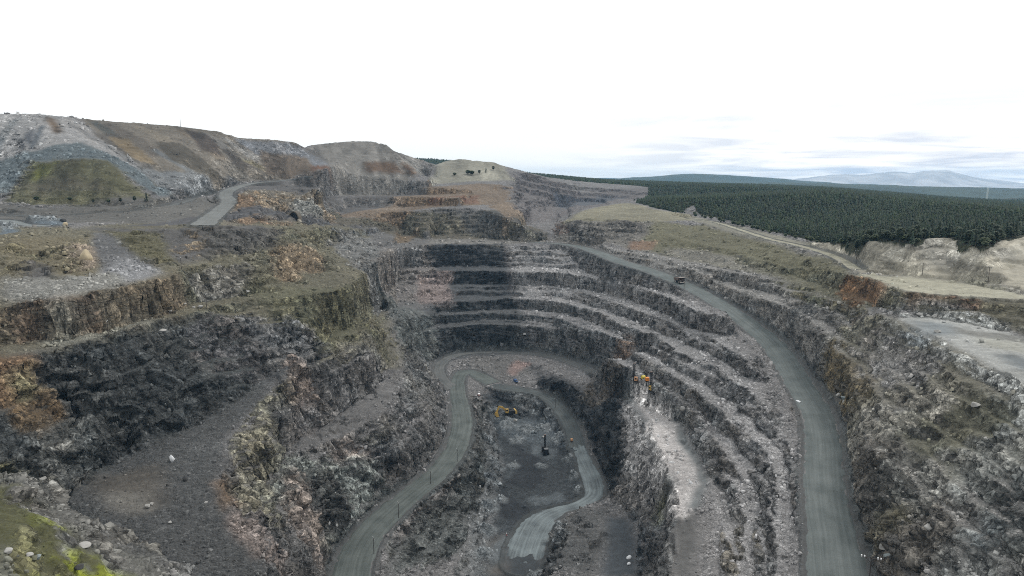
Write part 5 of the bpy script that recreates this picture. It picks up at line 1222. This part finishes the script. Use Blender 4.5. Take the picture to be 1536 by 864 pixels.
def crate_truck(name, loc, rz, mat, label, cat, L=3.6, Wd=2.5, H=2.4, tank=False):
    ro = empty(name, loc, rz, label, cat)
    if tank: MB().cyl((-L/2+.2, 0, 1.0+H*.45), (L/2-.4, 0, 1.0+H*.45), H*.52, n=16).build('tank', mat, ro)
    else:
        MB().box((-.2, 0, .95+H/2), (L, Wd, H)).build('body', mat, ro)
        d_ = MB().box((-.2-L/2-.03, 0, .95+H/2), (.06, Wd*.7, H*.8)).build('door', mat, ro)
        MB().box((-.2-L/2-.08, .4, .95+H/2), (.05, .08, .5)).build('handle', MT['grey'], d_)
    MB().box((0, 0, .75), (L+.6, Wd*.6, .3)).build('frame', MT['dark'], ro)
    for xx in (-L/2+.6, L/2-.6):
        for yy in (-Wd/2+.15, Wd/2-.15): MB().cyl((xx, yy-.15, .48), (xx, yy+.15, .48), .48, n=14).build('wheel', MT['rubber'], ro)
    MB().beam((L/2, 0, .7), (L/2+1.2, 0, .6), .14).build('tow_bar', MT['dark'], ro)
    return ro
crate_truck('tank_trailer', at(965, 570), R(20), MT['lime'], 'small yellow tank trailer parked behind the two drill rigs', 'trailer', 3.2, 2.4, 2.5, True)
crate_truck('box_trailer', at(970.5, 574), R(100), MT['orange'], 'small bright orange box trailer parked between the two drill rigs', 'trailer', 3.0, 2.5, 2.3)
crate_truck('site_trailer', at(857.5, 663), R(95), MT['buff'], 'small pale orange site trailer beside the pit floor road', 'trailer', 2.0, 1.7, 1.6)
def van(loc, rz, mat, label):
    ro = empty('service_van', loc, rz, label, 'van')
    MB().extr([(-2.6, .55), (2.5, .55), (2.6, 1.3), (1.7, 1.55), (1.0, 2.45), (-2.6, 2.5)], -1.0, 1.0).build('body', mat, ro)
    MB().extr([(1.08, 2.3), (1.66, 1.62), (1.72, 1.62), (1.14, 2.32)], -.85, .85).box((.4, 1.01, 1.9), (.9, .04, .5)).box((.4, -1.01, 1.9), (.9, .04, .5)).build('window', MT['glass'], ro)
    MB().box((2.62, 0, .65), (.14, 1.9, .28)).build('bumper', MT['dark'], ro)
    for xx in (-1.7, 1.6):
        for yy in (-.92, .92): MB().cyl((xx, yy-.13, .4), (xx, yy+.13, .4), .4, n=14).build('wheel', MT['rubber'], ro)
    for yy in (-.7, .7): MB().box((2.58, yy, 1.05), (.08, .3, .2)).build('headlight', MT['lamp'], ro)
van(at(773.5, 573.5), R(-60), MT['blue'], 'dark blue van parked beside the road where it enters the pit floor')
p = at(718.5, 594); ro = empty('compressor', p, R(-80), 'small red compressor with a white roof below the hairpin bend', 'machine')
MB().box((0, 0, 1.1), (2.6, 1.6, 1.3)).build('housing', MT['red'], ro); MB().box((0, 0, 1.86), (2.8, 1.8, .14)).build('roof', MT['white'], ro)
MB().box((1.33, 0, 1.1), (.06, 1.1, .8)).build('grille', MT['pale'], ro); MB().beam((1.2, 0, .5), (2.5, 0, .45), .12).build('tow_bar', MT['dark'], ro)
for yy in (-.85, .85): MB().cyl((0, yy-.12, .42), (0, yy+.12, .42), .42, n=14).build('wheel', MT['rubber'], ro)
# loader whose roof shows at the lower edge
p = at(781, 878); ld = empty('wheel_loader', p, R(250), 'orange wheel loader half hidden at the lower edge below the pale muddy track', 'loader')
MB().box((-1.6, 0, 1.9), (3.2, 2.2, 1.4), None, .92).build('engine_hood', MT['orange'], ld); MB().box((.6, 0, 2.7), (1.7, 1.7, 1.7)).build('cab', MT['glass'], ld)
MB().box((.6, 0, 3.62), (2.1, 2.0, .2), None, .9).build('roof', MT['orange'], ld)
for sy in (-.6, .6): MB().beam((1.4, sy, 2.0), (3.6, sy, .8), .25, .45).build('lift_arm', MT['orange'], ld)
MB().extr([(3.4, .1), (4.8, .1), (4.6, .25), (3.7, .4), (3.7, 1.3), (3.4, 1.4)], -1.4, 1.4).build('bucket', MT['grey'], ld)
for xx in (-1.8, 1.5):
    for sy in (-1.1, 1.1): MB().cyl((xx, sy-.3, .8), (xx, sy+.3, .8), .8, n=16).build('wheel', MT['rubber'], ld)
# marker
p = at(760, 804); ro = empty('marker_post', p, 0, 'small red and white marker beside the rubble left of the muddy track', 'marker')
MB().box((0, 0, .15), (1.1, 1.1, .3)).build('base', MT['grey'], ro); MB().cyl((0, 0, .3), (0, 0, 1.3), .3, .26, n=12).build('lower_band', MT['red'], ro); MB().cyl((0, 0, 1.3), (0, 0, 2.0), .26, .22, n=12).build('upper_band', MT['white'], ro)

# power poles
def pole(uv, h, label, arm=1.6, big=False, group='wooden power poles round the pit', p=None, rz=0.4):
    p = p or at(*uv); ro = empty('power_pole', (p[0], p[1], p[2]), rz, label, 'power pole', group)
    MB().cyl((0, 0, -.5), (0, 0, h), .20 if not big else .22, .13, n=8).build('pole', MT['wood'], ro)
    MB().beam((0, -arm, h-.35), (0, arm, h-.35), .16 if not big else .22).build('crossarm', MT['wood'], ro)
    if big: MB().beam((0, -1.6, h-.5), (0, 0, h-2.1), .16).beam((0, 1.6, h-.5), (0, 0, h-2.1), .16).build('brace', MT['wood'], ro)
    for yy in ((-arm+.1, arm-.1, 0.0) if not big else (-arm+.15, -arm+1.1, arm-1.1, arm-.15)):
        MB().cyl((0, yy, h-.27), (0, yy, h+(.12 if not big else .35)), .10 if not big else .24, n=8).build('insulator', MT['porcelain'], ro)
for uv, h, lab in [((271,191),11,'thin power pole on the skyline of the brown spoil heap'),
  ((272.5,407),9,'wooden power pole on the upper left ledge below the dark talus'),
  ((310,463),9,'wooden power pole on the middle left ledge beside pale boulders'),
  ((163,507),9,'wooden power pole standing in white rubble above the dark left wall'),
  ((686,693),9,'power pole beside the lower ramp road, farthest of its four'),
  ((646,727),9,'power pole beside the lower ramp road, second farthest of its four'),
  ((598,778),9.5,'power pole beside the lower ramp road, third farthest of its four'),
  ((561,832),9.5,'power pole beside the lower ramp road, nearest of its four'),
  ((1026,434),7,'thin power pole at the haul road edge just below the dump truck'),
  ((1284,395),10,'power pole before the sand cut, leftmost of three'),
  ((1383,416),10,'power pole before the sand cut, middle one of three'),
  ((1482,425),10,'power pole before the sand cut, rightmost of three'),
  ((833,612),8,'slim pole at the inner edge of the pit floor road')]:
    pole(uv, h, lab)
q = ray(1307, 836); t_ = 240.0; tp = q*t_; gz = float(ground(tp[0], tp[1]))
hh = float(np.clip(tp[2]-gz, 7, 14)); pole(None, hh, 'large power pole with four white insulators at the lower right road bend', 3.2, True, p=(tp[0], tp[1], tp[2]-hh), rz=R(68))

# tunnel mouth in the ochre outcrop
p = at(441, 329); ro = empty('tunnel_mouth', p, 0, 'dark tunnel opening at the foot of the ochre outcrop', 'tunnel')
m = MB(); n = 9; A = [(math.cos(math.pi*i/(n-1)), math.sin(math.pi*i/(n-1))) for i in range(n)]; b0 = 0
for yy in (-1.5, 9.0):
    for (rx, rz_) in ((4.6, 8.2), (5.6, 9.3)):
        for (cx_, sx_) in A: m.V.append(Vector((cx_*rx, yy, sx_*rz_-1)))
for i in range(n-1):
    m.F += [(i, i+1, n+i+1, n+i), (i, 2*n+i, 2*n+i+1, i+1), (n+i, n+i+1, 3*n+i+1, 3*n+i)]
m.build('rock_lining', mat_simple('portal_rock', (.10,.085,.065), .9), ro)
m = MB(); 
for (cx_, sx_) in A: m.V.append(Vector((cx_*4.7, -.4, sx_*8.3-1)))
m.F.append(tuple(range(n))); m.build('interior_shade_sheet', mat_simple('tunnel_shade_black', (.012,.012,.014), 1.0), ro)  # flat near-black sheet closes the arch, painted in place of the shade inside

# boulders one can pick out
M_ROCK = []
for nm, colr_ in (('pale_rock', (.33,.32,.30)), ('dark_rock', (.05,.05,.05)), ('white_rock', (.75,.76,.77)), ('ochre_rock', (.40,.33,.22)), ('green_grey_rock', (.22,.25,.25))):
    M_ROCK.append(mat_simple(nm, colr_, .9, 0, .22, 1.2))
def rock_mesh(seed, mat):
    V, F = ico(); rr = np.random.default_rng(seed)
    for _ in range(2):
        V = list(map(tuple, V)); F2 = []; cache = {}
        def mid(a, b):
            kx = (min(a, b), max(a, b))
            if kx not in cache:
                w = np.array(V[a])+np.array(V[b]); w /= np.linalg.norm(w); V.append(tuple(w)); cache[kx] = len(V)-1
            return cache[kx]
        for (a, b, c_) in F: ab, bc, ca = mid(a, b), mid(b, c_), mid(c_, a); F2 += [(a, ab, ca), (b, bc, ab), (c_, ca, bc), (ab, bc, ca)]
        F = F2
    V = np.array(V)
    for _ in range(9):                       # planes that split the stone
        nn = rr.normal(size=3); nn /= np.linalg.norm(nn); dcut = 0.55+0.25*rr.random(); h_ = V @ nn; m_ = h_ > dcut
        V[m_] -= nn[None]*(h_[m_]-dcut)[:, None]
    V = V*(1+(rr.random((len(V), 1))-.5)*0.06)
    me = np_mesh('boulder', V, np.array(F, np.int32), False); me.materials.append(mat); return me
RMESH = [[rock_mesh(900+10*i+j, m_) for j in range(3)] for i, m_ in enumerate(M_ROCK)]
def boulder(u, v, w, label, kind=0, hs=0.75, group=None, sh=(1, 1)):
    p = hit(u, v); t_ = math.hypot(p[0], p[1]); s_ = w*math.sqrt(t_*t_+p[2]*p[2])/FPX/2*1.15
    o = bpy.data.objects.new('boulder', RMESH[kind][int(u) % 3]); COL.objects.link(o)
    o.location = (p[0], p[1], p[2]+s_*hs*0.55); o.scale = (s_*sh[0], s_*sh[1], s_*hs); o.rotation_euler = (0, 0, u % 6.28)
    tag(o, label, 'boulder', group)
G1, G2, G3, G4 = 'pale boulders on the upper left ledge', 'white boulders at the foot of the yard face', 'boulders on the haul road verge', 'stones on the lower left platform'
for a in [(352,428.5,7,'round pale boulder on the upper left ledge, farthest up of a pair',0,.7,G1),(358,433,6,'pale boulder just below another on the upper left ledge',0,.7,G1),
 (330,440,7,'light flat boulder alone in the middle of the upper left ledge',0,.5,G1),(364,440,4,'small pale boulder, left one of two side by side on the ledge',0,.7,G1),(371,440.5,7,'wide pale boulder, right one of two side by side on the ledge',0,.6,G1),
 (255,469,6,'square pale boulder at the outer edge of the middle left ledge',0,.8,G1),(300,461,7,'pale slanting boulder beside the middle ledge power pole',0,.6,G1),(291,462,5,'small pale boulder left of the slanting one by the pole',0,.6,G1),(277,458,5,'low pale boulder between the square one and the pole',0,.6,G1),
 (243,498,10,'long light boulder on top of the dark left wall',0,.5),(130,391,13,'tall cream boulder block in the mossy upper left slope',3,1.3),
 (98,339,5,'upright cream block where the yard road ends',3,1.3),(95,332.5,6,'dark rounded boulder behind the upright cream block',1,.8),
 (1379,474,8,'white boulder, leftmost below the brown face of the lower yard',0,.6,G2),(1402,476.5,9,'white boulder, largest below the brown face of the lower yard',0,.55,G2),(1393,475,6,'small white boulder left of the largest one in the lower yard',0,.5,G2),(1411,479,5,'small white boulder right of the largest one in the lower yard',0,.6,G2),
 (1407,499,8,'white boulder at the broken front edge of the lower yard',0,.7),
 (1258,595,8,'grey boulder on the haul road verge, topmost of four',0,.6,G3),(1266,600,9,'grey boulder on the haul road verge, second from the top of four',4,.6,G3),(1268,606,8,'grey boulder on the haul road verge, third from the top of four',0,.6,G3),(1276,614,11,'round grey boulder on the haul road verge, lowest and largest of four',4,.8,G3),
 (1463,611,10,'pale twin-topped boulder on the olive slope under the lower yard',0,.7),(1319,684,9,'pale flat boulder in the bright rubble right of the road',0,.5),(1479,660,7,'pale rounded boulder on the lower olive slope',0,.7),
 (1392,794,12,'large pale boulder in the dark gully at lower right',0,.7),(1402,791,8,'round pale boulder touching the large one in the dark gully',0,.8),
 (1325,825,11,'whitish boulder beside the large power pole, upper of two',0,.7),(1331,841,12,'whitish angular boulder beside the large power pole, lower of two',4,.9),
 (943,838,7,'round white boulder on the dark flat strip, upper of two',2,.8),(943,847,5,'small white boulder on the dark flat strip, lower of two',2,.7),
 (1024,616,8,'pale round boulder at the foot of the wall right of the drilled strip',0,.9),(773,632,6,'pale grey boulder just in front of the mining shovel',0,.8),
 (258,692,6,'bright white upright block on the dark platform',2,1.7),(277.5,721,8,'dark square boulder on the grey platform',1,.9,G4),(222,761,7,'pale boulder, larger of a pair on the lower left platform',0,.8,G4),(228,757.5,5,'pale boulder, smaller of a pair on the lower left platform',0,.8,G4),
 (255,785,5,'small grey boulder low on the grey platform',0,.8,G4),(309.5,755,5,'small grey boulder near the right rim of the grey platform',0,.8,G4),
 (125,822,15,'flat pale boulder on the moss hill near its rubble edge',0,.45),(12,830,10,'pale pointed boulder at the left edge of the moss hill',0,.7),(44,836,8,'grey boulder on the moss hill, left one of two',0,.7),(57,840,8,'grey boulder on the moss hill, right one of two',4,.7),(120,853,10,'dark stone lying in the bright yellow moss',1,.6),(80,809,8,'light slab of stone in the middle of the moss hill',0,.4),
 (66,722,9,'pinkish pale boulder on the crest of the rubble edge',0,.8),(815,657,4,'small pale boulder behind the black drill rig',0,.8)]:
    boulder(*a)
w_ = RMESH[2][0].copy(); w_.name = 'white_heap'; c = RC['haul_road']; p = at(1197, 603)
o = link('powder_heap', w_); o.location = (p[0], p[1], p[2]+.3); o.scale = (2.6, .9, .8); o.rotation_euler = (0, 0, R(108)); tag(o, 'small bright white heap of powder spilled on the left edge of the haul road', 'heap')

# bushes on the heaps
def bush(u, v, hpx, label, kd=5, cat='bush', group='bushes on the spoil heaps'):
    p = hit(u, v); t_ = math.hypot(p[0], p[1]); mc, mt, h, _ = KINDS[kd]
    s_ = hpx*t_/FPX/h; ro = empty(cat, (p[0], p[1], p[2]-.2), u % 6.28, label, 'bush' if cat == 'bush' else 'tree', group); ro.scale = (s_*1.3, s_*1.3, s_)
    link('stem' if cat == 'bush' else 'trunk', mt, None, ro); link('foliage' if cat == 'bush' else 'crown', mc, None, ro)
for a in [(220,303,13,'dark green small tree at the right foot of the mossy mound',0),(202,303,8,'bush at the foot of the mound just left of the small tree',3),(181,305,7,'low bush at the foot of the mound, second left of the small tree',3),(163,305,5,'tiny bush at the foot of the mound, third left of the small tree',5),(140,305,6,'tiny bush below the middle of the mossy mound',3),(105,302,5,'green bush low on the left half of the mossy mound',5),(55,302,6,'light green bush at the left foot of the mossy mound',5),
 (702,262,7,'dark bush cluster in the middle of the pale spoil hill, left part',5),(708,263,7,'dark bush cluster in the middle of the pale spoil hill, right part',5),(682,264,5,'dark low bush left of the cluster on the pale spoil hill',5),(719,261,6,'small dark bush right of the cluster on the pale spoil hill',4),(729,259,8,'narrow dark bush farther right on the pale spoil hill',0),(740,256,7,'dark tree at the right shoulder of the pale spoil hill',3)]:
    bush(*a)
for i in range(46):                      # shrubs between the spoil hill and the wood
    rr_ = random.Random(i); u = 948+rr_.random()*290; v = np.interp(u, [948,985,1040,1110,1180,1238],[301,311,322,338,354,364])+rr_.random()*4-1
    p = hit(u, v); t_ = math.hypot(p[0], p[1]); mc, mt, h, _ = KINDS[5]; s_ = 0.35+0.45*rr_.random()
    ro = empty('shrub', (p[0], p[1], p[2]-.2), rr_.random()*6, 'low light green shrub along the front of the forest edge', 'shrub', 'shrubs along the front of the forest'); ro.scale = (s_*1.2, s_*1.2, s_)
    link('stem', mt, None, ro); link('foliage', mc, None, ro)
# power line clearing on the wooded hills

#OBJECTS_END
# ------------------------------------------------------------------ air
def haze():
    me = bpy.data.meshes.new('haze')
    x0, x1, y0, y1, z0, z1 = -14000, 16000, -600, 15500, -320, 190
    vs = [(x, y, z) for z in (z0, z1) for y in (y0, y1) for x in (x0, x1)]
    me.from_pydata(vs, [], [(0,2,3,1),(4,5,7,6),(0,1,5,4),(2,6,7,3),(0,4,6,2),(1,3,7,5)]); me.update()
    m = bpy.data.materials.new('haze'); m.use_nodes = True; nt = m.node_tree; nt.nodes.clear()
    out = nt.nodes.new('ShaderNodeOutputMaterial'); v = nt.nodes.new('ShaderNodeVolumePrincipled')
    v.inputs['Color'].default_value = (0.30, 0.64, 1.0, 1); v.inputs['Density'].default_value = 0.000036; v.inputs['Anisotropy'].default_value = 0.0
    nt.links.new(v.outputs[0], out.inputs['Volume'])
    o = link('haze', me, m); tag(o, 'thin blue haze over the distant forest and mountains', 'haze', kind='stuff')
haze()
print('done', time.time()-T0)
